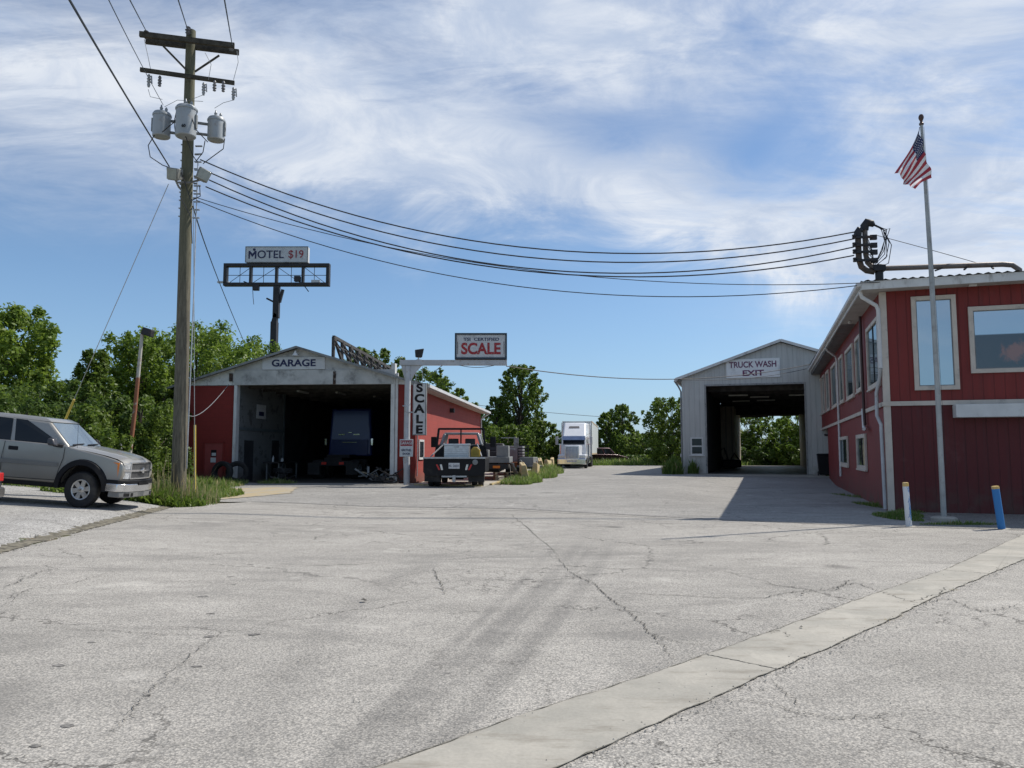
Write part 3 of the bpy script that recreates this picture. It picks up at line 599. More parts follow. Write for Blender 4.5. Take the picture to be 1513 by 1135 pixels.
tree(895, 610, 96, 34, 'small forked tree just right of the white trailer', 1, 5000, .38, .05, 'round', K=30)
tree(918, 598, 98, 50, 'rounded green tree right of the white trailer', 1, 9000, .38, .05, 'round', K=40)
tree(950, 640, 92, 70, 'low green tree between the trailer and the truck wash', 1, 8000, .38, .02, 'wide', K=40)
tree(992, 588, 78, 74, 'tall dark green tree at the left wall of the truck wash', 1, 10000, .34, .03, 'wide', K=55)
tree(1040, 600, 84, 80, 'green tree hidden mostly behind the truck wash left wall', 1, 7000, .38, .03, 'wide', K=40)
tree(1108, 608, 84, 70, 'green tree seen through the truck wash at the left of its far opening', 1, 11000, .34, .02, 'wide', K=50)
tree(1155, 618, 92, 46, 'small tree seen in the middle of the truck wash far opening', 2, 6000, .36, .02, 'round', K=40)
tree(1180, 604, 80, 60, 'bright tree seen at the right of the truck wash far opening', 0, 9000, .34, .02, 'wide', K=50)
tree(700, 610, 90, 60, 'dark tree far behind the garage end wall', 2, 6000, .38, .02, 'wide', K=40)
tree(838, 652, 110, 46, 'brownish green low tree left of the white truck', 2, 5000, .42, .0, 'wide', K=30)
# shrub belt behind the silver pickup: individual bushes
bl = ['leftmost bush behind the pickup bed', 'bush behind the pickup cab', 'dense bush behind the pickup hood', 'bush left of the leaning rusty lamp pole', 'bush right of the leaning rusty lamp pole', 'bush between the utility pole and the red garage wall', 'bush filling the foot of the left tree row', 'low bush under the small middle tree', 'dark bush at the left corner of the garage', 'bush low behind the pickup windshield']
for i, (px, ty, D, w) in enumerate([(-40, 560, 27, 170), (40, 590, 26, 130), (120, 600, 27, 110), (165, 590, 28.5, 90), (205, 585, 29, 90), (248, 570, 36, 80), (70, 570, 30, 150), (130, 630, 25.5, 110), (232, 600, 31, 90), (90, 640, 25, 120)]):
    tree(px, ty, D, w, 'green '+bl[i] if 'dark' not in bl[i] and 'low' not in bl[i] else bl[i], [1, 2, 1, 2, 1, 2, 2, 1, 2, 1][i], 8500, .15, .0, 'wide', 'bushes behind the pickup', 40, 'bush')
for i, (px, ty, D, w) in enumerate([(880, 672, 90, 70), (935, 672, 88, 70), (985, 668, 80, 60), (1120, 660, 80, 60), (1170, 655, 78, 60), (765, 668, 62, 50), (800, 676, 66, 40), (725, 665, 70, 50)]):
    tree(px, ty, D, w, ['low bush behind the end of the white trailer', 'low bush by the road in front of the rounded tree', 'low bush at the truck wash back left corner', 'low bush seen through the left of the truck wash', 'low bush seen through the right of the truck wash', 'low bush beside the parked trailers', 'low bush left of the white truck', 'low bush behind the grey work truck'][i], 1+i % 2, 3500, .3, .0, 'wide', 'bushes at the far end', 26, 'bush')
# distant wooded hills
hm, t, b = newmat('wooded_hill'); o = t.obj(); n = t.noise(o, .12, 8, .7)
t.put(b.inputs['Base Color'], t.mix(t.ramp(n, .35, .65), (.035, .062, .03), (.075, .11, .05))); b.inputs['Roughness'].default_value = 1; t.put(b.inputs['Normal'], t.bump(n, 1, 4))
NX, NY = 260, 12; V = []; 
from mathutils import noise as mn
for i in range(NX):
    x = -420+840*i/(NX-1)
    for j in range(NY):
        y = 330+j*18; f = math.sin(math.pi*min(1, j/(NY-1)*1.0))
        h = 6+9*mn.noise(Vector((x*.012, 3.1, 0)))+8*math.exp(-((x+190)/75)**2)*1.9+3*mn.noise(Vector((x*.05, y*.05, 1)))+2.2*mn.noise(Vector((x*.3, y*.3, 2)))
        V.append((x, y, max(.0, h*f)+.2))
me = bpy.data.meshes.new('hills'); me.from_pydata(V, [], [(i*NY+j, (i+1)*NY+j, (i+1)*NY+j+1, i*NY+j+1) for i in range(NX-1) for j in range(NY-1)]); me.materials.append(hm)
o = bpy.data.objects.new('hills', me); COL.objects.link(o); tag(o, kind='structure')
# ------------------------------------------------------------------ lettering
def text(body, size, mat, parent, loc, rz=0.0, xs=1.0, bold=0.0, name='lettering', depth=.004, rot=None):
    cu = bpy.data.curves.new('t', 'FONT'); cu.body = body; cu.size = size; cu.offset = bold; cu.extrude = depth; cu.align_x = 'CENTER'; cu.align_y = 'CENTER'
    ob = bpy.data.objects.new('t', cu); COL.objects.link(ob); dg = bpy.context.evaluated_depsgraph_get(); dg.update()
    me = bpy.data.meshes.new_from_object(ob.evaluated_get(dg)); bpy.data.objects.remove(ob); bpy.data.curves.remove(cu)
    me.transform(Matrix.Translation(loc) @ Matrix.Rotation(rz, 4, 'Z') @ Matrix.Rotation(rad(90), 4, 'X') @ Matrix.Diagonal((xs, 1, 1, 1)))
    me.materials.clear(); me.materials.append(mat); me.name = name
    o = bpy.data.objects.new(name, me); COL.objects.link(o); o.parent = parent; return o
def frame_bars(mb, x0, x1, z0, z1, w, y0, y1):      # picture-frame in the xz plane
    mb.box(x0, x1, y0, y1, z1-w, z1); mb.box(x0, x1, y0, y1, z0, z0+w); mb.box(x0, x0+w, y0, y1, z0+w, z1-w); mb.box(x1-w, x1, y0, y1, z0+w, z1-w)
def frame_bars_x(mb, y0, y1, z0, z1, w, x0, x1):
    mb.box(x0, x1, y0, y1, z1-w, z1); mb.box(x0, x1, y0, y1, z0, z0+w); mb.box(x0, x1, y0, y0+w, z0+w, z1-w); mb.box(x0, x1, y1-w, y1, z0+w, z1-w)
# ================================================================== RED TWO-STOREY BUILDING (right)
RB = thing('red_building', 'two-storey dark red wood-sided building with cream window trim on the right', 'building', (10.2, 21, 0), rad(-18.2))
LW, UL, LL, BZ = 10.5, 29.2, 20.8, 2.95
ez = lambda y: 6.02+.010*y
mb = MB(); mb.box(0, LW, 0, LL, -.3, BZ-.02); mb.build('lower_wall', REDRBS, RB); mb = MB(); mb.box(.13, LW, -.014, -.002, -.3, BZ-.06); mb.build('front_shade_boarding', REDRBL, RB)  # thin overlay on the front carries the painted shade
mb = MB(); mb.prism([(0, BZ-.02), (UL, BZ-.02), (UL, ez(UL)), (0, ez(0))], 'x', -.012, LW); mb.build('upper_wall', REDRB, RB)
mb = MB(); ov = .5
mb.add([(-ov, -ov, ez(0)+.03), (LW+ov, -ov, ez(0)+.03), (LW+ov, UL+1.6, ez(UL)+.03), (-ov, UL+1.6, ez(UL)+.03), (-ov, -ov, ez(0)-.01), (LW+ov, -ov, ez(0)-.01), (LW+ov, UL+1.6, ez(UL)-.01), (-ov, UL+1.6, ez(UL)-.01)],
       [(3, 2, 1, 0), (4, 5, 6, 7), (0, 1, 5, 4), (1, 2, 6, 5), (2, 3, 7, 6), (3, 0, 4, 7)]); mb.build('soffit', SOFFIT, RB)
mb = MB()
for a, b, c, e in (((-ov-.03, -ov-.03), (LW+ov, -ov-.03), 0, 0), ((-ov-.03, -ov-.03), (-ov-.03, UL+1.6), 0, UL)):
    mb.bar((a[0], a[1], ez(c)+.09), (b[0], b[1], ez(e)+.09), .04, .22)
mb.build('fascia', WHITE, RB)
mb = MB(); mb.bar((-ov-.10, -ov-.02, ez(0)+.13), (-ov-.10, UL+1.6, ez(UL)+.13), .13, .13); mb.build('gutter', PVC, RB, bevel=.03)
# corrugated roof with a wavy front edge
NXr = 190; V = []; Fc = []
for i in range(NXr+1):
    x = -ov-.05+(LW+2*ov+.05)*i/NXr; wv = .022*math.sin(2*math.pi*x/.22)
    V += [(x, -ov-.10, ez(0)+.22+wv), (x, UL+1.6, ez(UL)+.55+wv)]
for i in range(NXr): Fc.append((2*i, 2*i+2, 2*i+3, 2*i+1))
mb = MB(); mb.add(V, Fc); mb.box(-ov, LW+ov, -ov, UL+1.6, ez(0)+.05, ez(0)+.18); mb.build('roof', CORR, RB, fix=False)
mb = MB()   # trim: belt course, corner boards
mb.box(-.06, LW, -.06, -.02, BZ-.10, BZ+.02); mb.box(-.06, -.018, -.02, UL, BZ-.10, BZ+.02)
mb.box(-.035, .13, -.032, -.002, BZ+.02, ez(0)-.02); mb.box(-.035, -.015, -.002, .12, BZ+.02, ez(0)-.02)
mb.box(-.032, .13, -.032, -.002, -.1, BZ-.10); mb.box(-.032, -.002, -.002, .12, -.1, BZ-.10)
mb.build('trim', TRIM, RB)
mb = MB(); mb.box(1.62, 5.5, -.42, -.005, 2.50, 2.84); mb.build('shutter_box', WHITE, RB, bevel=.012)
def window_f(x0, x1, z0, z1, w=.11, g=GLASSW):
    mb = MB(); frame_bars(mb, x0, x1, z0, z1, w, -.06, .0); fr = mb.build('window', TRIM, RB)
    mb = MB(); frame_bars(mb, x0+w, x1-w, z0+w, z1-w, .025, -.03, .0); mb.build('sash', GREYP, fr)
    mb = MB(); mb.box(x0+w+.02, x1-w-.02, -.014, .0, z0+w+.02, z1-w-.02); mb.build('pane', g, fr); return fr
def window_s(y0, y1, z0, z1, w=.11, g=GLASSM, mull=False):
    mb = MB(); frame_bars_x(mb, y0, y1, z0, z1, w, -.072, -.01); mb.box(-.10, -.02, y0-.03, y1+.03, z0-.05, z0); fr = mb.build('window', TRIM, RB)
    if mull: mb = MB(); ym = y0+(y1-y0)*.48; mb.box(-.045, -.012, ym-.04, ym+.04, z0+w, z1-w); mb.build('mullion', BLACK, fr)
    mb = MB(); mb.box(-.026, -.01, y0+w*.9, y1-w*.9, z0+w*.9, z1-w*.9); mb.build('pane', g, fr); return fr
window_f(.74, 1.82, 3.26, 5.82)
# second front window: pale upper glass, painted-in dark reflection with an orange smear low down
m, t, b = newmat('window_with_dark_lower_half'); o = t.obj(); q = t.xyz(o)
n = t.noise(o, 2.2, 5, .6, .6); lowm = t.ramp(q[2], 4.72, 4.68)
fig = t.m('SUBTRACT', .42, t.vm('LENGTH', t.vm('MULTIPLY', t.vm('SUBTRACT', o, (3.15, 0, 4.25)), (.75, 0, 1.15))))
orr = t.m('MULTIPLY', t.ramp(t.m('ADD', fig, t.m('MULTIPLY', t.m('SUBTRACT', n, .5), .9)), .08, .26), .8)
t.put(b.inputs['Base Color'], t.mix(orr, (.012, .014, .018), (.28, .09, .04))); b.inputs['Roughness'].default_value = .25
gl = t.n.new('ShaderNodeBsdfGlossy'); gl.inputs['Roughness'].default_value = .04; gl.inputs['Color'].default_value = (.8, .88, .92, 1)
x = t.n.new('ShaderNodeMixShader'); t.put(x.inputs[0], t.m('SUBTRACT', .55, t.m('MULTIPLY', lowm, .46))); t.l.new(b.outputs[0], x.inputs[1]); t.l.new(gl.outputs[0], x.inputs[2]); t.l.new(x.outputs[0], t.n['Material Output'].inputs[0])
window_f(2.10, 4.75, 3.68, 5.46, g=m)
for y0, y1, z0, z1, ml in ((.45, 3.0, 3.50, 5.42, True), (4.75, 6.2, 3.66, 5.55, False), (7.1, 9.7, 3.62, 5.55, False), (11.0, 12.6, 3.66, 5.62, False), (14.1, 16.8, 3.68, 5.66, False), (18.4, 20.2, 3.72, 5.74, False), (21.4, 22.9, 3.74, 5.78, False), (23.9, 25.4, 3.76, 5.8, False), (26.3, 28.0, 3.78, 5.84, False)):
    window_s(y0, y1, z0, z1, mull=ml)
window_s(4.3, 6.9, 1.02, 2.2, .13, mull=True); window_s(10.2, 13.4, 1.03, 2.24, .13, mull=True)
# downspouts and soil pipe on the side wall
def pipe(name, pts, r, mat, parent): mb = MB(); mb.tube(pts, r, 10); return mb.build(name, mat, parent, smooth=True)
pipe('downspout', [(-.55, -.25, 6.02), (-.50, -.22, 5.86), (-.13, -.1, 5.62), (-.08, -.05, 5.5), (-.075, .0, 3.9)], .055, PVC, RB)
pipe('downspout', [(-.075, .0, 3.9), (-.09, .16, 3.62), (-.16, .35, 3.25), (-.17, .35, 2.6), (-.10, .18, 2.35), (-.085, .16, .05)], .050, PIPEW, RB)
pipe('downspout', [(-.55, 12.6, 6.12), (-.48, 12.7, 6.0), (-.12, 13.0, 5.75), (-.07, 13.2, 5.6), (-.07, 13.3, .55)], .05, PVC, RB)
pipe('soil_pipe', [(-.10, 3.95, 6.0), (-.10, 3.9, 3.0), (-.09, 3.85, 2.45)], .045, MT('brown_pipe', (.05, .025, .025), .5), RB)
pipe('soil_pipe', [(-.10, 4.15, 3.0), (-.10, 4.1, 2.4), (-.12, 3.6, 2.32), (-.2, 3.2, 2.32)], .055, PVC, RB)
pipe('soil_pipe', [(-.05, 29.0, 5.6), (-.4, 28.9, 5.55), (-.5, 28.7, 5.8)], .04, BLACK, RB)
pipe('drain_stub', [(-.02, 27.5, 2.85), (-.4, 27.3, 2.7), (.3, 24, 2.55)], .06, BLACK, RB)
mb = MB(); mb.lathe([(.04, 0), (.05, -.05), (.02, -.09)], (-.3, 5.2, ez(5)-.01)); mb.build('security_camera', WHITE, RB, smooth=True)
mb = MB(); mb.box(2.1, 2.28, -.33, -.22, 5.97, 6.02); mb.build('soffit_lamp', WHITE, RB, bevel=.01)
# ------------------------------------------------------------------ service mast on its roof
wm = thing('service_mast', 'thick curved conduit with weatherheads carrying the power cables above the red roof', 'service mast', (9.98, 21.6, 6.25), rad(-9))
DARKP = MT('dark_rusty_pipe', (.07, .055, .045), .6, .2, dirt=(.16, .09, .05), dirtamt=.5, dscale=8); RUSTC = MT('worn_conduit', (.20, .17, .15), .55, .2, dirt=(.10, .06, .04), dirtamt=.5, dscale=5)
m_ = MB(); m_.tube([(-.06, 0, 1.55), (-.06, 0, .85), (.0, 0, .62), (.14, 0, .50), (.34, 0, .46)], .085, 12); m_.build('conduit', DARKP, wm, smooth=True)
m_ = MB(); m_.tube([(.16, .1, 1.75), (.16, .1, 1.0), (.2, .1, .76), (.30, .05, .62), (.46, 0, .55), (1.0, 0, .55), (3.7, 0, .55), (3.95, 0, .52), (4.12, 0, .38), (4.15, 0, .0), (4.15, 0, -.1)], .075, 12); m_.build('conduit', RUSTC, wm, smooth=True)
m_ = MB(); m_.tube([(-.06, 0, 1.50), (-.06, 0, 1.63), (-.03, 0, 1.7), (.08, 0, 1.68)], [.10, .11, .10, .05], 10); m_.build('weatherhead', DARKM, wm, smooth=True)
m_ = MB(); m_.tube([(.16, .1, 1.7), (.16, .1, 1.84), (.22, .1, 1.93), (.36, .1, 1.90), (.42, .1, 1.82)], [.10, .12, .125, .10, .05], 10); m_.build('weatherhead', DARKM, wm, smooth=True)
m_ = MB(); m_.tube([(.47, 0, .66), (.47, 0, -.05)], .11, 10); m_.box(.30, .62, -.14, .14, .46, .64); m_.build('support_bracket', DARKM, wm, bevel=.01)
m_ = MB()
for z in (.78, 1.02, 1.22, 1.45):
    m_.box(-.16, .30, -.16, -.08, z-.03, z+.03); m_.lathe([(.05, -.06), (.06, -.02), (.035, 0), (.06, .02), (.05, .06)], (-.2, -.12, z+.02), 'z', 10); m_.box(.24, .42, -.12, -.04, z-.08, z+.06)
m_.build('insulator_rack', DARKM, wm)
for k in range(7):
    a = .35+.10*k; z0 = .75+.13*k
    q = random.uniform(-.1, .1); m_ = MB(); m_.tube([(.36, .05, 1.84), (.44+.04*k, -.05, 1.80-.03*k), (.56+.045*k*(1 if k % 2 else .4), -.08, 1.60+q), (.62+.03*k*(1 if k % 2 == 0 else .3), -.1, 1.28+q), (.52+.03*k, -.1, 1.0-.04*k+q), (.40-.02*k, -.12, .80-.05*k), (.28, -.13, .72+.05*k), (.12, -.14, z0)], .012, 5); m_.build('cable_loop', CABLE, wm, smooth=True)
m_ = MB()
for q in range(3): m_.bar((2.2+.6*q, 0, .52), (1.9+.75*q, -.15, .40), .04)
m_.build('strap', DARKM, wm)
# lamp head peeking in at the right edge
# ------------------------------------------------------------------ flagpole, flag, bollards
fp = thing('flagpole', 'tall grey steel flagpole standing in front of the red building', 'flagpole', (10.1, 18.2, .01))
m_ = MB(); m_.tube([(0, 0, 0), (0, 0, 3), (-.02, 0, 6.0), (-.08, 0, 9.62)], [.062, .060, .052, .034], 16); m_.build('pole', MT('flagpole_paint', (.36, .37, .36), .5, .3, dirt=(.25, .24, .22), dirtamt=.4, dscale=4), fp, smooth=True)
m_ = MB(); m_.lathe([(.0, 9.84), (.04, 9.82), (.06, 9.77), (.06, 9.73), (.04, 9.68), (.03, 9.66), (.035, 9.62), (.055, 9.60), (.05, 9.56)], (-.08, 0, 0)); m_.build('finial', MT('bronze_ball', (.10, .06, .05), .4, .5), fp, smooth=True)
m_ = MB(); m_.lathe([(.28, -.01), (.28, .06), (.22, .09), (.0, .09)], (0, 0, 0)); m_.build('concrete_footing', CONC, fp, smooth=True)
m_ = MB(); m_.tube([(-.14, -.02, 9.5), (-.18, -.03, 9.3), (-.17, -.03, 9.1)], .008, 5); m_.tube([(-.05, -.05, 9.5), (.02, -.07, 5), (.07, -.07, 1.3)], .004, 4); m_.build('halyard', CABLE, fp)
H0, H1 = P(1357.5, 193, 18.12), P(1371, 262, 18.10); F0, F1 = P(1323.5, 256, 17.75), P(1349, 281, 17.85)
FR = MT('flag_red', (.40, .03, .045), .8); FW = MT('flag_white', (.85, .82, .80), .8, dirt=(.4, .38, .38), dirtamt=.2); FB = MT('flag_blue', (.02, .03, .10), .8)
nu, nv = 40, 39; V = []
for j in range(nv+1):
    for i in range(nu+1):
        u, v = i/nu, j/nv
        p = H0.lerp(H1, v).lerp(F0.lerp(F1, v), u)
        fold = .075*math.sin(v*9+u*3.2)*(.25+u)+.035*math.sin(v*21-u*4)
        p = p+Vector((.03*math.sin(v*9+u*4), fold, -.05*math.sin(math.pi*u)*(1-v)*.6))
        p.x += (.10*v*(1-u)**3)
        V.append(p)
fm = MB(); fm.mat(FR); fm.mat(FW); fm.mat(FB); fm.v = [tuple(p) for p in V]
for j in range(nv):
    for i in range(nu):
        k = j*(nu+1)+i; fm.f.append((k, k+1, k+nu+2, k+nu+1)); st_ = j//3
        fm.m.append(2 if (i < nu*.30 and st_ < 6) else (0 if st_ % 2 == 0 else 1))
def fpt(u, v):
    i = min(nu-1, int(u*nu)); j = min(nv-1, int(v*nv)); a = V[j*(nu+1)+i]; b = V[j*(nu+1)+i+1]; c = V[(j+1)*(nu+1)+i]; fu, fv = u*nu-i, v*nv-j
    return a+(b-a)*fu+(c-a)*fv
fm.cm = 1
for r in range(9):
    for c in range(6 if r % 2 == 0 else 5):
        u0 = .75*(.033+.066*c+(0 if r % 2 == 0 else .033)); v0 = 6/13*(r+1)/10
        for sgn in (1, -1):
            vs = [fpt(u0, v0)+Vector((0, -.006*sgn, 0))]
            for k in range(10):
                a = math.pi*k/5; q = .021 if k % 2 == 0 else .009
                vs.append(fpt(min(.299, max(.001, u0+q*math.sin(a)*.6)), max(.001, v0-q*math.cos(a)))+Vector((0, -.006*sgn, 0)))
            fm.add(vs, [(0, 1+k, 1+(k+1) % 10) for k in range(10)])
flag = fm.build('flag', None, None, smooth=True, fix=False); tag(flag, 'limp american flag with red and white stripes hanging from the flagpole', 'flag')
def bollard_mat(name, body, top, split, chip):
    m, t, b = newmat(name); o = t.obj(); q = t.xyz(o); n = t.noise(t.vm('MULTIPLY', o, (3, 3, 1)), 5, 8, .7)
    c = t.mix(t.ramp(t.m('ADD', n, t.m('MULTIPLY', q[0], chip[2])), chip[0], chip[0]+.03), body, chip[1])
    c = t.mix(t.m('GREATER_THAN', t.m('ADD', q[2], t.m('MULTIPLY', n, .05)), split+.025), c, t.mix(t.ramp(n, .5, .6, 0, .7), top, (.5, .42, .3)))
    t.put(b.inputs['Base Color'], c); b.inputs['Roughness'].default_value = .7; return m
for lab, px, py, ty, D, mt_, r, tilt in (('white and blue peeling bollard with a yellow top left of the flagpole', 1343, 776, 711, 17.15, bollard_mat('peeling_bollard', (.06, .18, .40), (.55, .36, .10), .86, (.43, (.60, .62, .64), -2.6)), .062, (0.01, -.045)),
                                    ('bright blue bollard with a yellow top right of the flagpole', 1480, 780, 716, 16.9, bollard_mat('blue_bollard', (.03, .17, .42), (.55, .36, .10), .84, (.72, (.3, .4, .5), 0)), .072, (0.0, -.10))):
    p = G(px, py, .03); bo = thing('bollard', lab, 'bollard', (p.x, p.y, gz(p.x, p.y)), 0, 'steel bollards in front of the red building', (tilt[0], tilt[1], 0))
    h = (P(px, ty, p.y)-p).z
    m_ = MB(); m_.lathe([(r, -.1), (r, h-.02), (r*.93, h), (r*.7, h+.004), (0, h+.004)], (0, 0, 0), 'z', 20); m_.build('post', mt_, bo, smooth=True)
    m_ = MB(); m_.lathe([(r*2.4, -.05), (r*2.2, .006), (r, .012)], (0, 0, 0)); m_.build('footing', CONC, bo, smooth=True)
# ================================================================== TRUCK WASH
TW = thing('truck_wash', 'tall grey ribbed-steel truck wash building with a drive-through opening', 'building', (10.4, 47, gz(10.4, 47)), rad(-18.2))
w_, e_, p_, d1, d2, dh, Ln = 11.6, 5.80, 7.78, 1.44, 7.02, 5.33, 30.0
mb = MB(); mb.prism([(0, -.3), (d1, -.3), (d1, dh), (0, dh)], 'y', 0, .2); mb.prism([(d2, -.3), (w_, -.3), (w_, dh), (d2, dh)], 'y', 0, .2); mb.prism([(0, dh), (w_, dh), (w_, e_), (w_/2, p_), (0, e_)], 'y', 0, .2)
mb.split('front_wall', GREYRIB, TW)
mb = MB(); mb.box(0, .2, .2, Ln, -.3, e_); mb.box(w_-.2, w_, .2, Ln, -.3, e_); mb.split('side_wall', GREYRIB, TW)
mb = MB(); mb.box(.2, 2.5, Ln-.2, Ln, -.3, e_); mb.box(7.85, w_-.2, Ln-.2, Ln, -.3, e_); mb.prism([(2.5, 4.9), (7.85, 4.9), (7.85, e_), (w_-.2, e_), (w_/2, p_), (.2, e_), (2.5, e_)], 'y', Ln-.2, Ln); mb.build('rear_wall', GREYRIB, TW)
mb = MB()
for a, b in (((-.35, e_-.10), (w_/2, p_+.06)), ((w_+.35, e_-.10), (w_/2, p_+.06))):
    mb.prism([a, b, (b[0], b[1]+.09), (a[0], a[1]+.09)], 'y', -.25, Ln+.2)
mb.build('roof', MT('grey_roof', (.33, .34, .34), .5, .3), TW)
mb = MB()
for sg in (0, 1):
    x0 = -.36 if sg == 0 else w_+.36
    mb.bar((x0, -.27, e_-.07), (w_/2, -.27, p_+.10), .03, .16)
mb.box(-.42, -.30, -.27, Ln+.2, e_-.20, e_-.06)
mb.build('roof_trim', WHITE, TW)
mb = MB(); mb.box(d1-.09, d1, -.03, .22, -.3, dh+.06); mb.box(d2, d2+.09, -.03, .22, -.3, dh+.06); mb.box(d1, d2, -.03, .22, dh-.04, dh+.06); mb.build('door_frame', MT('scuffed_jamb', (.30, .30, .29), .6, dirt=(.05, .05, .05), dirtamt=.5, dscale=5, streak=2), TW)
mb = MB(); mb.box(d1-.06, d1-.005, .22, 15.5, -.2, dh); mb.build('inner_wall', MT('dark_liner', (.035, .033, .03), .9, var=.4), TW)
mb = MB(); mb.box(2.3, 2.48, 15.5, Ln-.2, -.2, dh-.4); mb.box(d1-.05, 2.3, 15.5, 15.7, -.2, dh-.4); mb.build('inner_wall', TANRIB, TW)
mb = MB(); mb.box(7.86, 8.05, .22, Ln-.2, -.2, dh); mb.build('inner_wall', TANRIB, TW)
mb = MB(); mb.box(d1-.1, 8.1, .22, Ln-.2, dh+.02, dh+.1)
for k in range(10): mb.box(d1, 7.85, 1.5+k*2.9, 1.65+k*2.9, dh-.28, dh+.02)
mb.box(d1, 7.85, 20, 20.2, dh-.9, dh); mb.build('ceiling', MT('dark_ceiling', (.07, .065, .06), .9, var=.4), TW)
for x_, y_ in ((2.6, 3.5), (3.9, 5.5), (4.3, 9.0), (6.3, 4.5), (2.6, 9.5)):
    mb = MB(); mb.box(x_, x_+1.2, y_, y_+.25, dh-.42, dh-.35); mb.build('ceiling_lamp', MT('lamp_tube', (.6, .58, .5), .5), TW)
mb = MB(); mb.box(2.5, 5.1, Ln-.4, Ln-.25, 4.62, 4.9); mb.box(5.1, 7.85, Ln-.4, Ln-.25, 4.72, 4.9); mb.build('rear_roller_door', MT('roller_door', (.10, .10, .10), .6), TW)
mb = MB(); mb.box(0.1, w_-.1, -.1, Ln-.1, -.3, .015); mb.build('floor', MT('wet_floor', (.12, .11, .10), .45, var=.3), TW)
mb = MB(); frame_bars(mb, .46, 1.22, 1.12, 2.20, .09, -.05, .0); mb.box(.46, 1.22, -.045, 0, 1.62, 1.70); mb.box(.38, 1.30, -.09, 0, 1.06, 1.12); fr = mb.build('window', WHITE, TW)
mb = MB(); mb.box(.54, 1.14, -.012, 0, 1.2, 2.12); mb.build('pane', GLASSD, fr)
mb = MB(); mb.tube([(-.42, -.15, e_-.15), (-.2, .1, e_-.5), (-.06, .05, e_-.8), (-.06, .05, .3)], .05, 8); mb.build('downspout', GREYP, TW, smooth=True)
mb = MB(); mb.box(-.18, -.01, 1.0, 1.6, 2.3, 3.1); mb.box(-.25, -.01, .8, 1.4, 1.0, 1.2); mb.build('utility_box', WHITE, TW, bevel=.02)
ws = thing('sign', 'white board reading TRUCK WASH EXIT above the truck wash opening', 'sign')
ws.location = TW.location; ws.rotation_euler = TW.rotation_euler
mb = MB(); mb.box(2.66, 5.72, -.06, -.006, 5.72, 6.86); mb.build('board', MT('sign_white', (.78, .78, .76), .5, var=.05, dirt=(.5, .5, .5), dirtamt=.3), ws, bevel=.01)
PURP = MT('faded_purple_lettering', (.14, .03, .09), .6, dirt=(.5, .48, .5), dirtamt=.15, dscale=12)
text('TRUCK WASH', .50, PURP, ws, (4.19, -.064, 6.50), xs=.84, bold=.012); text('EXIT', .46, PURP, ws, (4.19, -.064, 5.99), xs=1.3, bold=.014)
tb = thing('trash_bin', 'black wheeled trash bin between the truck wash and the red building', 'trash bin', (17.35, 43.0, gz(17.3, 43)), rad(-18))
mb = MB(); mb.hexa([(-.27, -.3, .06), (.27, -.3, .06), (.27, .3, .06), (-.27, .3, .06)], [(-.34, -.38, 1.12), (.34, -.38, 1.12), (.34, .38, 1.12), (-.34, .38, 1.12)]); mb.build('body', BLACK, tb, bevel=.04)
mb = MB(); mb.prism([(-.42, 1.12), (.44, 1.12), (.40, 1.20), (-.36, 1.24)], 'x', -.37, .37); mb.build('lid', BLACK, tb, bevel=.03)
mb = MB()
for s_ in (-1, 1): mb.lathe([(.12, -.03), (.12, .03)], (s_*.3, .3, .12), 'x', 14)
mb.split('wheel', RUBBER, tb)
ml = thing('parked_trailer', 'pale box trailer seen through the right side of the truck wash', 'trailer', P(1184, 680, 82)*1, rad(-12)); ml.location.z = gz(30, 82)
mb = MB(); mb.box(-2.0, 2.4, -1.5, 3.5, .7, 2.9); mb.build('body', MT('pale_blue_grey', (.30, .36, .42), .5, var=.1), ml, bevel=.08)
mb = MB()
for s_ in (-1.3, 1.2): mb.lathe([(.42, -.15), (.42, .15)], (s_, -1.2, .42), 'y', 16)
mb.split('wheel', RUBBER, ml)
mb = MB(); mb.box(-1.9, 2.3, -1.3, 3.3, .45, .68); mb.build('chassis', DARKM, ml)
rb_ = thing('washing_rig', 'dark low heap of washing equipment inside the truck wash', 'equipment', (0, 0, 0)); rb_.location = TW.matrix_basis @ Vector((2.0, 14.5, .02))
mb = MB(); mb.box(-.6, .9, -.5, .5, .1, .7); mb.build('tank', BLACK, rb_, bevel=.1)
mb = MB(); mb.tube([(-.5, -.3, .6), (-.7, -.2, 1.4), (-.3, 0, 1.6), (0, 0, .7)], .05, 6); mb.tube([(.2, 0, .7), (.5, .1, 1.2), (.9, 0, .6)], .05, 6); mb.build('hose', RUBBER, rb_, smooth=True)
# ================================================================== GARAGE
RUSTD = MT('dark_rust', (.05, .028, .02), .9, var=.5, scale=6, dirt=(.25, .24, .22), dirtamt=.4, dscale=5)
GO = Vector((-15.44, 35.96, .20))
GA = thing('garage', 'low red garage building with a weathered grey gable and a wide open truck bay', 'building', GO, rad(-5))
W1, GL_, ge, gp, o1, o2, oh = 11.1, 23.2, 4.62, 6.20, 2.66, 9.98, 4.50
mb = MB(); mb.box(0, o1-.12, 0, .2, -.4, oh-.02); mb.box(o2+.10, W1, 0, .2, -.4, oh-.02); mb.split('front_wall', REDBLK, GA)
mb = MB(); mb.box(W1-.2, W1+.004, .2, GL_, -.4, ge-.05); mb.box(0, .2, .2, GL_, -.4, ge-.05); mb.split('side_wall', PINKBLK, GA)
mb = MB(); mb.box(.2, W1-.2, GL_-.2, GL_, -.4, ge); mb.prism([(0, ge), (W1, ge), (W1/2, gp)], 'y', GL_-.2, GL_); mb.build('rear_wall', PINKBLK, GA)
zr = lambda x: gp-abs(x-W1/2)*(gp-ge+.1)/(W1/2)
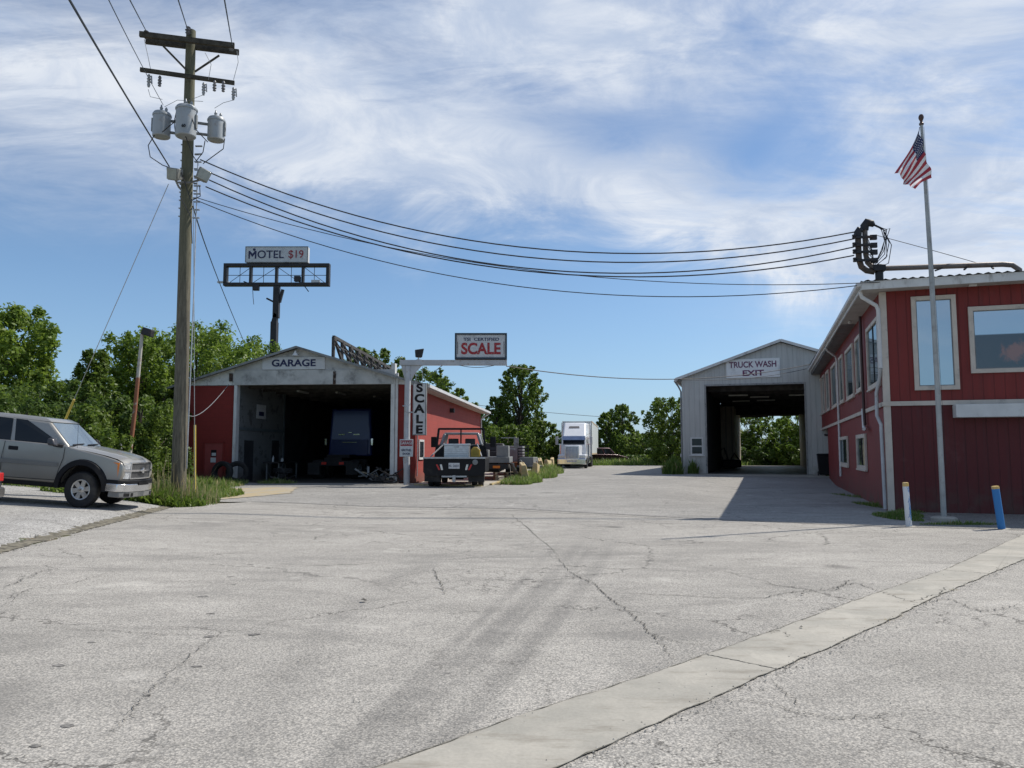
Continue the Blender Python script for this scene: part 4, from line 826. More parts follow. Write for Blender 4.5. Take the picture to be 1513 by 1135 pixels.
mb = MB(); mb.prism([(-.3, oh), (o1-.12, oh), (o1-.12, zr(o1)), (-.3, ge-.17)], 'y', -.03, .19); mb.prism([(o2+.12, oh), (W1+.3, ge-.20), (W1+.3, ge-.14), (o2+.12, zr(o2+.12))], 'y', -.03, .19); mb.split('gable_boards', PEELW, GA)
mb = MB(); mb.prism([(o1-.12, 5.17), (o2+.12, 5.17), (o2+.12, zr(o2)-.03), (W1/2, gp-.02), (o1-.12, zr(o1)-.03)], 'y', -.05, .19); mb.build('gable_panel', CONCB, GA)
mb = MB(); mb.box(o1-.12, 4.55, -.10, .19, oh, 5.17); mb.box(4.56, 7.30, -.11, .19, oh+.005, 5.165); mb.box(7.32, o2+.12, -.10, .19, oh, 5.17); mb.build('header_beam', CONCB, GA)
mb = MB(); mb.box(o1-.38, o1-.22, -.09, -.03, 4.68, 5.05); mb.build('rusty_patch', RUSTD, GA); mb = MB(); mb.box(7.25, 7.38, -.125, -.11, 4.50, 5.10); mb.build('rusty_patch', RUSTD, GA)
mb = MB(); mb.box(o1-.12, o1+.02, -.08, .25, -.3, oh); mb.split('door_jamb', WHITE, GA); mb = MB(); mb.box(o2-.02, o2+.16, -.08, .25, -.3, 5.45); mb.box(o2+.18, o2+.30, -.05, .05, -.3, 5.0); mb.split('door_jamb', WHITE, GA)
mb = MB()
for sg in (-1, 1):
    xe = W1/2+sg*(W1/2+.62); ze = ge-.28
    mb.prism([(xe, ze), (W1/2, gp+.0), (W1/2, gp+.07), (xe, ze+.07)], 'y', -.35, GL_+.4)
mb.build('roof', CORR, GA)
mb = MB()
mb.bar((-.62, -.36, ge-.27), (W1/2, -.36, gp+.02), .02, .10); mb.bar((W1+.62, -.36, ge-.27), (W1/2, -.36, gp+.02), .02, .10); mb.build('rake_trim', GREYP, GA)
mb = MB(); mb.box(W1+.61, W1+.72, -.36, GL_+.4, ge-.32, ge-.18); mb.build('gutter', PVC, GA)
mb = MB(); mb.prism([(W1+.0, ge-.34), (W1+.62, ge-.36), (W1+.62, ge-.33), (W1+.0, ge-.12)], 'y', -.3, GL_+.3); mb.build('soffit', SOFFIT, GA)
pipe('downspout', [(W1+.66, GL_+.1, ge-.3), (W1+.4, GL_-.1, ge-.5), (W1+.07, GL_-.3, ge-.75), (W1+.07, GL_-.3, .1)], .06, PVC, GA)
mb = MB(); mb.box(-.05, .12, -.045, -.0, -.3, oh); mb.build('corner_board', REDBLK, GA)
# personnel door
mb = MB(); mb.box(1.14, 1.20, -.05, 0, -.1, 1.86); mb.box(2.06, 2.12, -.05, 0, -.1, 1.86); mb.box(1.14, 2.12, -.05, 0, 1.80, 1.88); dr = mb.build('door', REDBLK, GA)
DREDD = MT('dull_red_door', (.28, .05, .045), .6, var=.1, dirt=(.15, .05, .04), dirtamt=.3); mb = MB(); mb.box(1.20, 2.06, -.025, -.001, -.1, 1.80); mb.build('leaf', DREDD, dr)
mb = MB(); mb.mat(BLACK).box(1.50, 1.76, -.032, -.024, 1.18, 1.50); mb.mat(SIGNW).box(1.54, 1.74, -.036, -.031, 1.22, 1.36); mb.mat(SIGNW).box(1.49, 1.74, -.032, -.024, .92, 1.14); mb.build('notice', None, dr)
mb = MB(); mb.lathe([(.03, 0), (.035, -.05), (.01, -.07)], (1.98, -.025, .9), 'y', 12); mb.build('handle', STEEL, dr, smooth=True)
# bay interior
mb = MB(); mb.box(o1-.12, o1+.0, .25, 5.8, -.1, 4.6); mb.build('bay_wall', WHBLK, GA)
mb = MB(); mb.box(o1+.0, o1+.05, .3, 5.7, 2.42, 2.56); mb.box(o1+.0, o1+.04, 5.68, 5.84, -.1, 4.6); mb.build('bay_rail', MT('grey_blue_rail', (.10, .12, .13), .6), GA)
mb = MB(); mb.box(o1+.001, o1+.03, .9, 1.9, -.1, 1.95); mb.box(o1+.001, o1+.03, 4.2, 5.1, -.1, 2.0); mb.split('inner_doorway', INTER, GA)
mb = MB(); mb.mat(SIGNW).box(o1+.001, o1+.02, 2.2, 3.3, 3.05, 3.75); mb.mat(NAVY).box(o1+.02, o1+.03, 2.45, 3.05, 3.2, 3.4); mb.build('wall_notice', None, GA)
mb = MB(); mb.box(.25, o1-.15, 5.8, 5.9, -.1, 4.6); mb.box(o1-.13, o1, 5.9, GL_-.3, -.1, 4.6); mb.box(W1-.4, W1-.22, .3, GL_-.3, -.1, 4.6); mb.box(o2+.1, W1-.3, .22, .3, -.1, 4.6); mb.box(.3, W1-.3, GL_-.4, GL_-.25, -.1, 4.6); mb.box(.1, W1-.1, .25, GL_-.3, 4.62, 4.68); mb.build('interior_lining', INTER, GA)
mb = MB()
for k in range(12): mb.box(o1, o2+.1, 1.2+k*1.7, 1.3+k*1.7, 4.42, 4.62)
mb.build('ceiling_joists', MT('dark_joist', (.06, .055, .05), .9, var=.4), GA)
for a in ((4.9, 1.6), (6.5, 2.6), (7.6, 5.5)):
    mb = MB(); mb.box(a[0], a[0]+.12, a[1], a[1]+1.4, 4.30, 4.38); mb.build('strip_lamp', MT('dusty_lamp', (.30, .29, .26), .7), GA)
mb = MB(); mb.lathe([(.05, .06), (.05, .0), (.12, -.10), (.15, -.16), (.03, -.17)], (5.5, -.28, 5.98)); mb.box(5.47, 5.53, -.28, -.04, 6.02, 6.06); mb.build('barn_lamp', MT('lamp_enamel', (.6, .6, .58), .3), GA, smooth=True)
for y_ in (.55,):
    mb = MB(); frame_bars_x(mb, .62, 1.74, 1.05, 1.98, .10, W1+.0, W1+.06); fr = mb.build('window', WHITE, GA); mb = MB(); mb.box(W1+.004, W1+.02, .7, 1.66, 1.13, 1.9); mb.build('pane', GLASSD, fr)
mb = MB(); mb.box(W1+.0, W1+.25, 9.2, 9.5, 3.65, 3.9); mb.build('wall_lamp', DARKM, GA, bevel=.02)
pipe('conduit', [(W1+.05, .22, 2.3), (W1+.05, .22, .3)], .025, PIPEW, GA)
gs = thing('sign', 'white board reading GARAGE on the grey gable', 'sign', GO, rad(-5))
mb = MB(); mb.box(3.86, 6.85, -.10, -.052, 5.20, 5.78); mb.build('board', SIGNW, gs, bevel=.008)
text('GARAGE', .44, NAVY, gs, (5.36, -.104, 5.49), xs=1.22, bold=.014)
vs_ = thing('sign', 'tall narrow vertical sign reading SCALE on the garage corner', 'sign', GO, rad(-5))
mb = MB(); mb.box(W1-.02, W1+.60, -.58, -.42, 2.14, 4.48); mb.build('box', GREYP, vs_, bevel=.01)
mb = MB(); mb.box(W1+.02, W1+.56, -.595, -.58, 2.18, 4.44); mb.build('face', SIGNW, vs_)
for i, ch in enumerate('SCALE'): text(ch, .50, BLACK, vs_, (W1+.29, -.600, 4.24-i*.465), xs=1.25, bold=.022)
mb = MB(); mb.tube([(W1+.1, -.5, 4.48), (W1+.1, -.5, 5.4)], .012, 5); mb.tube([(W1+.4, -.5, 4.48), (W1+.4, -.5, 5.4)], .012, 5); mb.bar((W1+.02, -.43, 3.9), (W1-.05, -.02, 3.9), .05); mb.bar((W1+.02, -.43, 2.6), (W1-.05, -.02, 2.6), .05); mb.build('hanger', STEEL, vs_)
# lattice frame on the roof
lf = thing('lattice_frame', 'long dark wooden lattice frame standing on the garage roof', 'frame', GO, rad(-5))
lz = lambda y: 6.74-.026*y; lb = lambda y: 5.72-.0*y
mb = MB(); x_ = 7.15; y0, y1 = .15, 12.0
mb.bar((x_, y0, lz(y0)), (x_, y1, lz(y1)), .12, .14); mb.bar((x_, y0, lb(0)+.03), (x_, y1, lb(0)), .10, .10); mb.bar((x_+.15, y0, lz(y0)-.42), (x_+.15, y1, lz(y1)-.4), .05, .06)
mb.build('rail', MT('grey_timber', (.06, .058, .055), .9, var=.3), lf)
for k in range(10):
    ya = y0+(y1-y0)*k/9; mb = MB(); mb.bar((x_, ya, lb(0)-.1), (x_, ya, lz(ya)), .12, .16); mb.bar((x_+.02, ya, lz(ya)), (x_+.02, min(y1, ya+1.3), lb(0)), .10, .16); mb.build('post', MT('grey_timber_post', (.055, .052, .05), .9, var=.3) if k == 0 else lf_m, lf); lf_m = kids(lf)[-1].data.materials[0]
mb = MB()
for k in range(10): ya = y0+(y1-y0)*k/9; mb.bar((x_, ya, lz(ya)-.1), (x_+.9, ya, 5.5), .05, .05)
mb.split('brace', lf_m, lf)
# ------------------------------------------------------------------ scale sign gantry
gt = thing('sign_gantry', 'white steel gantry post with a long arm beside the garage corner', 'gantry', (-4.55, 33.5, gz(-4.55, 33.5)))
Z0 = gt.location.z
mb = MB(); mb.tube([(0, 0, -.1), (-.02, 0, 2.5), (0, 0, 5.15)], .135, 16); mb.build('post', PIPEW, gt, smooth=True)
mb = MB(); mb.box(-.36, 4.33, -.12, .12, 5.38-Z0, 5.61-Z0); mb.prism([(-.30, 5.38-Z0), (-.13, 4.7-Z0), (.13, 4.7-Z0), (.32, 5.05-Z0), (.62, 5.38-Z0)], 'y', -.05, .05); mb.build('arm', PIPEW, gt, bevel=.01)
mb = MB(); mb.tube([(.0, -.1, 3.35), (-.2, -.15, 3.4)], .03, 6); mb.tube([(.0, -.1, 3.1), (.22, -.15, 3.12)], .03, 6); mb.build('bracket', STEEL, gt)
z_ = P(673, 530, 33.5).z
ss = thing('sign', 'boxed sign reading TSI CERTIFIED SCALE standing on the gantry arm', 'sign', (-1.36, 33.5, z_-.02))
hw, hh = 1.10, P(673, 495, 33.5).z-z_
mb = MB(); mb.box(-hw, hw, -.14, .14, .0, hh+.04); mb.build('box', SIGNW, ss)
mb = MB(); frame_bars(mb, -hw-.04, hw+.04, -.02, hh+.08, .075, -.18, .18); mb.build('frame', MT('dark_teal_frame', (.02, .035, .05), .5), ss)
text('TSI  CERTIFIED', .185, NAVY, ss, (0.02, -.145, hh-.20), xs=1.30, bold=.004); text('SCALE', .68, REDL, ss, (0.0, -.145, hh*.40), xs=.90, bold=.022)
mb = MB(); mb.box(-hw+.08, -hw+.10, -.15, -.14, .2, .75); mb.box(hw-.10, hw-.08, -.15, -.14, .2, .75); mb.split('stripe', BLACK, ss)
fl = thing('floodlight', 'weathered dark floodlight on top of the gantry arm', 'floodlight', (-4.1, 33.5, 5.62), rad(20))
mb = MB(); mb.hexa([(-.12, -.12, .12), (.14, -.12, .10), (.14, .12, .10), (-.12, .12, .12)], [(-.17, -.14, .42), (.22, -.16, .50), (.20, .16, .52), (-.14, .14, .46)]); mb.build('housing', DARKM, fl, bevel=.03)
mb = MB(); mb.box(.10, .155, -.10, .10, .14, .44); mb.build('lens', CLEARL, fl); mb = MB(); mb.tube([(0, 0, -.02), (0, 0, .14)], .035, 8); mb.box(-.08, .12, -.08, .08, -.02, .02); mb.build('bracket', WHITE, fl)
ps = thing('sign', 'small square sign reading GARAGE OIL FUEL BREAK on the gantry post', 'sign', (-4.56, 33.34, 0))
mb = MB(); mb.box(-.29, .29, -.02, .0, 1.40, 2.15); mb.build('panel', SIGNW, ps, bevel=.01)
mb = MB(); mb.mat(REDS).box(-.255, .255, -.026, -.02, 1.86, 2.10); mb.build('band', None, ps)
text('GARAGE', .17, SIGNW, ps, (0, -.030, 1.98), xs=.80, bold=.004); text('GAS FUEL', .125, NAVY, ps, (0, -.026, 1.68), xs=.80, bold=.003); text('DOOR', .11, NAVY, ps, (0, -.026, 1.52), xs=.95, bold=.003)
ps['label'] = 'small white sign with a red GARAGE band fixed low on the gantry post'
# ------------------------------------------------------------------ motel sign
ms = thing('motel_sign', 'black pole sign with an empty frame and a MOTEL $19 board behind the garage', 'sign', (-16.0, 52, gz(-16, 52)))
z0 = ms.location.z; L = lambda px, py: P(px, py, 52)-Vector((-16.0, 52, z0))
a = L(332, 390); b_ = L(487, 423)
mb = MB(); frame_bars(mb, a.x, b_.x, b_.z, a.z, .22, -.22, .22); mb.build('frame', DARKM, ms, bevel=.02)
for px in (371, 409, 448):
    x_ = L(px, 400).x; mb = MB(); mb.box(x_-.07, x_+.07, -.18, .18, b_.z+.22, a.z-.22); mb.build('divider', DARKM, ms)
mb = MB(); zm = (a.z+b_.z)/2; mb.tube([(a.x, .1, zm), (b_.x, .1, zm)], .022, 5)
for px in (354, 389, 430, 464): x_ = L(px, 400).x; mb.tube([(x_, .1, b_.z+.2), (x_, .1, a.z-.2)], .022, 5)
for (x0, x1) in ((338, 369), (373, 407), (444, 411), (480, 450)): mb.tube([(L(x0, 400).x, .12, b_.z+.25), (L(x1, 400).x, .12, a.z-.25)], .02, 5)
mb.build('wire_grid', DARKM, ms)
mb = MB(); mb.box(L(336, 0).x, L(352, 0).x, -.1, .1, b_.z+.22, b_.z+.34); mb.box(L(470, 0).x, L(482, 0).x, -.1, .1, b_.z+.22, b_.z+.42); mb.split('broken_panel', SIGNW, ms)
c1 = L(365, 366); c2 = L(456, 389)
mb = MB(); mb.box(c1.x, c2.x, -.25, .25, c2.z, c1.z); mb.build('board', SIGNW, ms, bevel=.03)
mb = MB(); frame_bars(mb, c1.x-.02, c2.x+.02, c2.z-.02, c1.z+.02, .05, -.27, -.24); mb.build('board_edge', GREYP, ms)
m0 = (c1.x+c2.x)/2; mz = (c1.z+c2.z)/2-.02
text('OTEL', .76, NAVY, ms, (m0-.42, -.262, mz), xs=1.0, bold=.008)
mb = MB(); mx = m0-1.66; hM = .27
for pts in ([(-.27, -hM), (-.17, -hM), (-.17, hM), (-.27, hM)], [(.17, -hM), (.27, -hM), (.27, hM), (.17, hM)], [(-.17, hM), (-.17, hM-.20), (0, -.16), (0, .06)], [(.17, hM), (0, .06), (0, -.16), (.17, hM-.20)]): mb.prism([(mx+a, mz+b) for a, b in pts], 'y', -.266, -.25)
mb.lathe([(.09, -.01), (.09, .01)], (mx+.12, -.262, mz+.36), 'y', 14); mb.build('lettering', NAVY, ms); text('$19', .76, REDS, ms, ((c1.x+c2.x)/2+1.32, -.262, (c1.z+c2.z)/2), xs=.92, bold=.006)
mb = MB(); mb.box(c1.x+.6, c1.x+.75, -.1, .1, a.z, c2.z); mb.box(c2.x-.9, c2.x-.75, -.1, .1, a.z, c2.z); mb.build('bracket', DARKM, ms)
px_ = L(409, 430).x
mb = MB(); mb.box(px_-.2, px_+.2, -.2, .2, L(0, 470).z, b_.z); mb.box(px_-.30, px_+.12, -.25, .25, -.2, L(0, 476).z); mb.prism([(px_-.30, L(0, 478).z), (px_+.1, L(0, 478).z), (px_+.1, L(0, 465).z), (px_-.1, L(0, 462).z)], 'y', -.2, .2); mb.build('pole', DARKM, ms, bevel=.02)
mb = MB(); mb.bar(L(413, 447), L(418, 428), .18); mb.bar(L(406, 447), L(394, 441), .12); mb.tube([L(373, 421), L(374, 440), L(375, 450)], .02, 4); mb.tube([L(440, 415), L(447, 419), L(456, 431)], .03, 4); mb.tube([L(360, 416), L(380, 424)], .04, 5); mb.split('broken_arm', DARKM, ms)
for px, py in ((380, 426), (441, 413)):
    q = L(px, py); mb = MB(); mb.box(q.x-.22, q.x+.2, -.35, -.05, q.z-.2, q.z+.18); mb.build('lamp', DARKM, ms, bevel=.03)
# ------------------------------------------------------------------ utility pole
up = thing('utility_pole', 'tall wooden utility pole with two crossarms standing in the grass', 'utility pole', (-9.45, 22, gz(-9.45, 22)))
UB = Vector(up.location); top = Vector((-9.60, 22, 14.15))-UB; ax_ = lambda z: Vector((-9.45-.15*(z/14.1), 22, z))-Vector((UB.x, UB.y, UB.z))
mb = MB(); mb.tube([(0, 0, -.3), top*.33, top*.66, top], [.205, .185, .165, .135], 20); mb.build('pole', WOOD, up, smooth=True)
def LP(px, py, D): return P(px, py, D)-UB
CA = MT('crossarm_timber', (.055, .048, .035), .9, var=.4, scale=6)
A0, A1 = LP(211, 56, 21.55), LP(350, 73, 22.15); B0, B1 = LP(212, 108, 21.55), LP(350, 127.5, 22.15)
for (p, q, w, h) in ((A0, A1, .10, .15), (B0, B1, .09, .11)):
    off = Vector((0, -.20, 0))
    mb = MB(); mb.bar(p+off, q+off, w, h); 
    if h > .12: mb.bar(p+Vector((0, .18, .0)), q+Vector((0, .18, 0)), w, h)
    mb.build('crossarm', CA, up)
for px0, py0, px1, py1 in ((241, 68, 276, 104), (324, 82, 288, 106)):
    mb = MB(); mb.bar(LP(px0, py0, 21.55), LP(px1, py1, 21.8), .035, .05); mb.build('brace', CA, up)
INS = MT('insulator_glaze', (.12, .12, .13), .3, var=.3); PORC = MT('grey_porcelain', (.32, .33, .34), .3)
for px, py, D in ((216, 50, 21.5), (278, 44, 21.8), (342, 68, 22.0)):
    q = LP(px, py, D); mb = MB(); mb.lathe([(.03, -.16), (.08, -.1), (.04, -.06), (.09, -.02), (.04, .03), (.07, .07), (.03, .10)], q, 'z', 12); mb.build('insulator', INS, up, smooth=True)
for px, py in ((220, 118), (236, 120), (301, 130), (317, 127), (330, 128), (345, 137)):
    q = LP(px, py, 21.5); big = px in (220, 301, 345)
    mb = MB(); mb.lathe([(.025, .16), (.05, .10), (.03, .07), (.06, .02), (.035, -.02), (.06, -.07), (.03, -.10), (.05, -.14), (.03, -.22 if big else -.16)], q, 'z', 10)
    if big: mb.tube([q+Vector((.07, 0, .12)), q+Vector((.09, 0, -.12))], .02, 6)
    mb.build('cutout_switch', INS if not big else PORC, up, smooth=True)
mb = MB()
for pts in ([(213, 58), (219, 85), (223, 105)], [(350, 75), (352, 92), (345, 118)], [(303, 78), (312, 95), (308, 118)], [(219, 132), (222, 143), (240, 147)], [(345, 148), (330, 152), (317, 160)], [(301, 140), (275, 150), (268, 160)], [(243, 158), (262, 148), (300, 150)]):
    mb.tube([LP(x, y, 21.5) for x, y in pts], .008, 4)
for k in range(7): z = 9.0+.22*k-UB.z; mb.box(.10, .22, -.03, .03, z, z+.03)
mb.build('jumper_wire', GREYP, up)
mb = MB()
for k in range(10): z = 8.4+.24*k-UB.z; mb.box(.12, .32, -.05, .0, z, z+.035); mb.box(-.3, -.12, -.05, 0, z+.05, z+.08)
mb.tube([(.22, -.05, 1), (.24, -.05, 6), (.22, -.05, 9.8-UB.z+.3)], .018, 5); mb.build('hardware', STEEL, up)
mb = MB()
for pts in ([(270, 165, 21.4), (268, 185, 21.3), (285, 230, 21.6), (292, 240, 21.7)], [(228, 200, 21.6), (219, 215, 21.5), (222, 232, 21.4), (240, 244, 21.5), (262, 252, 21.7)], [(281, 168, 21.3), (290, 192, 21.3), (307, 210, 21.6)], [(332, 205, 21.7), (330, 220, 21.7), (300, 242, 21.8)], [(303, 208, 21.7), (300, 225, 21.7), (290, 238, 21.7)], [(240, 195, 21.5), (258, 180, 21.4), (262, 172, 21.4)],
            [(266, 290, 21.7), (282, 320, 21.7), (284, 360, 21.7)], [(295, 275, 21.6), (296, 290, 21.6), (284, 296, 21.7)], [(268, 255, 21.6), (280, 290, 21.6), (283, 300, 21.6)]):
    mb.tube([LP(*p) for p in pts], .014, 5)
mb.build('lead_cable', CABLE, up, smooth=True)
CAN = MT('transformer_paint', (.34, .36, .37), .45, .1, var=.06, dirt=(.28, .22, .18), dirtamt=.22, dscale=3)
for lab, px, cy, D, w, h in (('left grey transformer can on the utility pole', 239, 185, 21.75, 25.5, 37), ('middle grey transformer can in front of the utility pole', 275, 180.5, 21.45, 30, 46), ('right grey transformer can on the utility pole', 319.5, 191.5, 22.2, 25, 34)):
    c = P(px, cy, D); k = D*1.035/F; r = w*k/2; hz = h*k/2
    tr = thing('transformer', lab, 'transformer', (c.x, c.y, c.z), 0, 'transformer cans on the utility pole')
    mb = MB(); mb.lathe([(r*.9, -hz), (r*.97, -hz+.02), (r*.97, hz-.1)], (0, 0, 0), 'z', 28); mb.build('can', CAN, tr, smooth=True)
    mb = MB(); mb.lathe([(r*1.03, hz-.11), (r*1.05, hz-.07), (r*.9, hz-.0), (r*.3, hz+.05), (0, hz+.05)], (0, 0, 0), 'z', 28); mb.build('lid', CAN, tr, smooth=True)
    mb = MB(); mb.lathe([(.05, hz), (.035, hz+.04), (.055, hz+.08), (.035, hz+.11), (.05, hz+.15), (.03, hz+.18), (.015, hz+.25)], (-.03, 0, 0), 'z', 12); mb.lathe([(.04, hz-.02), (.03, hz+.04), (.045, hz+.08), (.02, hz+.14)], (r*.55, -.05, 0), 'z', 10); mb.build('bushing', PORC, tr, smooth=True)
    mb = MB(); dx = (-9.58-c.x)
    for zz_ in (hz*.45, -hz*.5): mb.bar((dx*.1, .05, zz_), (dx, 22-c.y, zz_), .07, .06)
    mb.box(-r-.03, -r+.04, -.06, .03, -.2, .2) if px < 260 else mb.box(r-.04, r+.03, -.06, .03, -.2, .2)
    mb.build('bracket', GREYP, tr)
    mb = MB(); mb.tube([(-r*.98, -.02, hz-.15), (-r*1.12, -.04, 0), (-r*1.02, -.02, -hz*.6)] if px < 300 else [(r*.98, -.02, hz-.15), (r*1.14, -.04, 0), (r*1.02, -.02, -hz*.6)], .012, 5); mb.build('ground_lead', CABLE, tr)
    if 260 < px < 300: text('60', .12, BLACK, tr, (.06, -r-.004, -hz*.52), bold=.003)
for lab, px, py, D, rz, rx in (('left box floodlight on the utility pole, tilted down', 259, 257, 21.6, -12, 18), ('right box floodlight on the utility pole, turned away', 299.5, 259, 21.75, 38, 10)):
    c = P(px, py, D); f_ = thing('floodlight', lab, 'floodlight', c, 0, 'box floodlights on the utility pole', (rad(rx), rad(12 if px < 280 else 18), rad(rz)))
    mb = MB(); mb.hexa([(-.17, -.13, -.19), (.17, -.13, -.19), (.14, .16, -.15), (-.14, .16, -.15)], [(-.19, -.16, .17), (.19, -.16, .17), (.15, .15, .15), (-.15, .15, .15)]); mb.build('housing', MT('floodlight_body', (.20, .20, .18), .5, var=.15), f_, bevel=.025)
    mb = MB(); mb.box(-.155, .155, -.175, -.14, -.16, .145); mb.build('lens', MT('dusty_lens', (.30, .31, .28), .2, .1, var=.2), f_, bevel=.01)
    dx = -9.57-c.x; mb = MB(); mb.tube([(0, .0, -.15), (dx*.4, .08, -.36), (dx*.9, .2, -.5)], .03, 8); mb.build('bracket_arm', GREYP, f_, smooth=True)
# ------------------------------------------------------------------ wires
def wire(name, label, a, b, mid=None, r=.014, group=None, mat=None, cat='cable', n=28):
    """a, b 3-D ends; mid: point the wire hangs through"""
    a, b = Vector(a), Vector(b); pts = []
    if mid is None: mid = a.lerp(b, .5)
    mid = Vector(mid); tm = (mid-a).length/((mid-a).length+(b-mid).length)
    for k in range(n+1):
        s_ = k/n; base = a.lerp(b, s_); dev = mid-a.lerp(b, tm); pts.append(base+dev*(s_*(1-s_))/(tm*(1-tm)))
    mb = MB(); mb.tube(pts, r, 6); o = mb.build(name, mat or CABLE, smooth=True); tag(o, label, cat, group); return o
PD = 21.9; WG = 'service cables from the utility pole to the red building'
wd = lambda px, f: PD+(20.9-PD)*f
for (ax0, ay0, bx, by, mx, my, lab) in ((296, 236, 1262, 343, 820, 370, 'topmost of the four heavy cables to the roof mast'), (305, 253, 1262, 353, 830, 384.5, 'second highest heavy cable to the roof mast'), (309, 266, 1262, 365, 850, 402, 'third highest heavy cable to the roof mast'), (304, 276, 1262, 377.5, 880, 408, 'lowest heavy cable to the roof mast')):
    f = (mx-ax0)/(bx-ax0); wire('power_cable', lab, P(ax0, ay0, 21.8), P(bx, by, 21.5), P(mx, my, 21.8-.3*f), .019, WG)
wire('power_cable', 'thin cable sagging lowest between the utility pole and the red roof', P(290, 296, 21.8), P(1283, 420, 20.7), P(860, 433, 21.2), .013, WG)
wire('power_cable', 'thin cable just below the heavy cables ending at the red roof edge', P(290, 292, 21.8), P(1300, 417, 20.5), P(880, 409.5, 21.2), .011, WG)
wire('overhead_wire', 'thick cable running from the pole past the upper left corner', P(250, 246, 21.7), P(60, -75, 8), P(166, 108, 14), .020, 'wires leaving the picture overhead')
wire('overhead_wire', 'thin wire from the left transformer out of the top edge', P(241, 155, 21.7), P(118, -90, 8), P(188, 55, 14), .009, 'wires leaving the picture overhead')
for px, py, qx, qy, l in ((217, 48, 150, -80, 'left line wire above the crossarm'), (277, 43, 238, -80, 'middle line wire above the pole top'), (343, 66, 318, -80, 'right line wire above the crossarm')):
    wire('overhead_wire', l, P(px, py, 21.6), P(qx, qy, 8), None, .013, 'wires leaving the picture overhead')
wire('guy_wire', 'guy wire slanting down left from the pole to its yellow guard', P(249, 272, 21.8), Vector((-14.9, 24.3, gz(-14.9, 24.3))), None, .011, None, STEEL, 'guy wire')
gg = Vector((-14.9, 24.3, gz(-14.9, 24.3))); tp = P(249, 272, 21.8); gd = MB(); gd.tube([gg+(tp-gg)*.004, gg+(tp-gg)*.30], .035, 8); tag(gd.build('guy_guard', YELG, smooth=True), 'slanted yellow guy wire guard behind the silver pickup', 'guy guard')
wire('guy_wire', 'wire curving down from the pole to the trees behind the garage', P(285, 305, 21.8), P(360, 504, 50), P(322, 412, 36), .02, None, CABLE, 'cable')
g0 = P(289, 712, 23.5); wire('guy_wire', 'vertical guy wire dropping beside the utility pole', P(286, 300, 22.2), (g0.x, g0.y, gz(g0.x, g0.y)), None, .010, None, STEEL, 'guy wire')
gd = MB(); gd.tube([(g0.x, g0.y, gz(g0.x, g0.y)-.1), P(288, 628, 23.4)], .036, 8); tag(gd.build('guy_guard', YELG, smooth=True), 'upright yellow guy wire guard in the grass by the pole', 'guy guard')
wire('drop_wire', 'pale wire sagging across the red garage wall from the pole', P(270, 600, 22.3), P(338, 568, 35.7), P(302, 607, 30), .012, None, STEEL)
wire('drop_wire', 'long cable sagging from the scale sign past the truck wash sign', P(748, 541, 33.4), P(1200, 538, 44), P(985, 560.5, 38.6), .022)
wire('drop_wire', 'second thin cable looping under the truck wash sign', P(1000, 560.5, 40), P(1192, 545, 44.5), P(1080, 561, 42), .014)
wire('drop_wire', 'short cable hanging beneath the gantry arm', P(676, 539, 33.4), P(730, 540, 33.4), P(704, 543, 33.4), .014)
wire('drop_wire', 'thin cable from the gantry arm down to the garage roof', P(656, 538, 33.4), P(635, 555, 38), None, .016)
wire('drop_wire', 'distant thin wire behind the tall cottonwood tree', P(700, 598, 95), P(1010, 622, 105), P(850, 613, 100), .03)
wire('guy_wire', 'thin guy wire from the roof mast down to its long pipe', P(1296, 348, 21.5), P(1452, 391, 21.2), P(1374, 369, 21.35), .009, None, CABLE, 'guy wire')
# leaning rusty lamp pole
b0 = P(191, 668, 27); lp = thing('lamp_pole', 'leaning rusty white pipe pole with a dark floodlight in front of the trees', 'lamp pole', (b0.x, 27, gz(b0.x, 27)))
tp = P(210, 492, 27)-Vector(lp.location); mb = MB(); mb.tube([(-.08, 0, 0), tp*.5, tp], [.075, .07, .055], 12); mb.build('pole', RUSTP, lp, smooth=True)
mb = MB(); mb.hexa([tp+Vector(v) for v in ((.0, -.15, -.05), (.35, -.15, -.16), (.35, .15, -.16), (.0, .15, -.05))], [tp+Vector(v) for v in ((.08, -.15, .2), (.40, -.13, .10), (.40, .13, .10), (.08, .15, .2))]); mb.build('floodlight', DARKM, lp, bevel=.03)
mb = MB(); mb.bar(tp+Vector((-.05, 0, -.1)), tp+Vector((.12, 0, .02)), .06); mb.build('bracket', DARKM, lp)
sp_ = P(178, 655, 26.5); mb = MB(); mb.tube([(sp_.x, 26.5, gz(sp_.x, 26.5)), (sp_.x, 26.5, 1.95)], .06, 10); tag(mb.build('stub_post', STEEL, smooth=True), 'short grey post behind the pickup hood', 'post')
# ================================================================== VEHICLES
def carpaint(name, col, metal=.5, rough=.35):
    m, t, b = newmat(name); o = t.obj(); n = t.noise(o, 1.5, 6, .65); n2 = t.noise(o, 260, 2)
    c = t.mul(t.mix(0.0, col, col), t.m('MULTIPLY', t.ramp(n, .25, .75, .93, 1.06, False), t.ramp(n2, .3, .7, .96, 1.05, False)))
    z = t.xyz(o)[2]; c = t.mix(t.m('MULTIPLY', t.ramp(z, .95, .45), t.ramp(n, .3, .7, .25, .75)), c, (.20, .18, .15))
    t.put(b.inputs['Base Color'], c); b.inputs['Metallic'].default_value = metal; t.put(b.inputs['Roughness'], t.m('ADD', rough, t.m('MULTIPLY', n, .12))); b.inputs['Coat Weight'].default_value = .6; b.inputs['Coat Roughness'].default_value = .12
    return m
TYRE = MT('tyre', (.017, .017, .018), .85, var=.3, bump=.2, bs=40, dirt=(.07, .065, .055), dirtamt=.4)
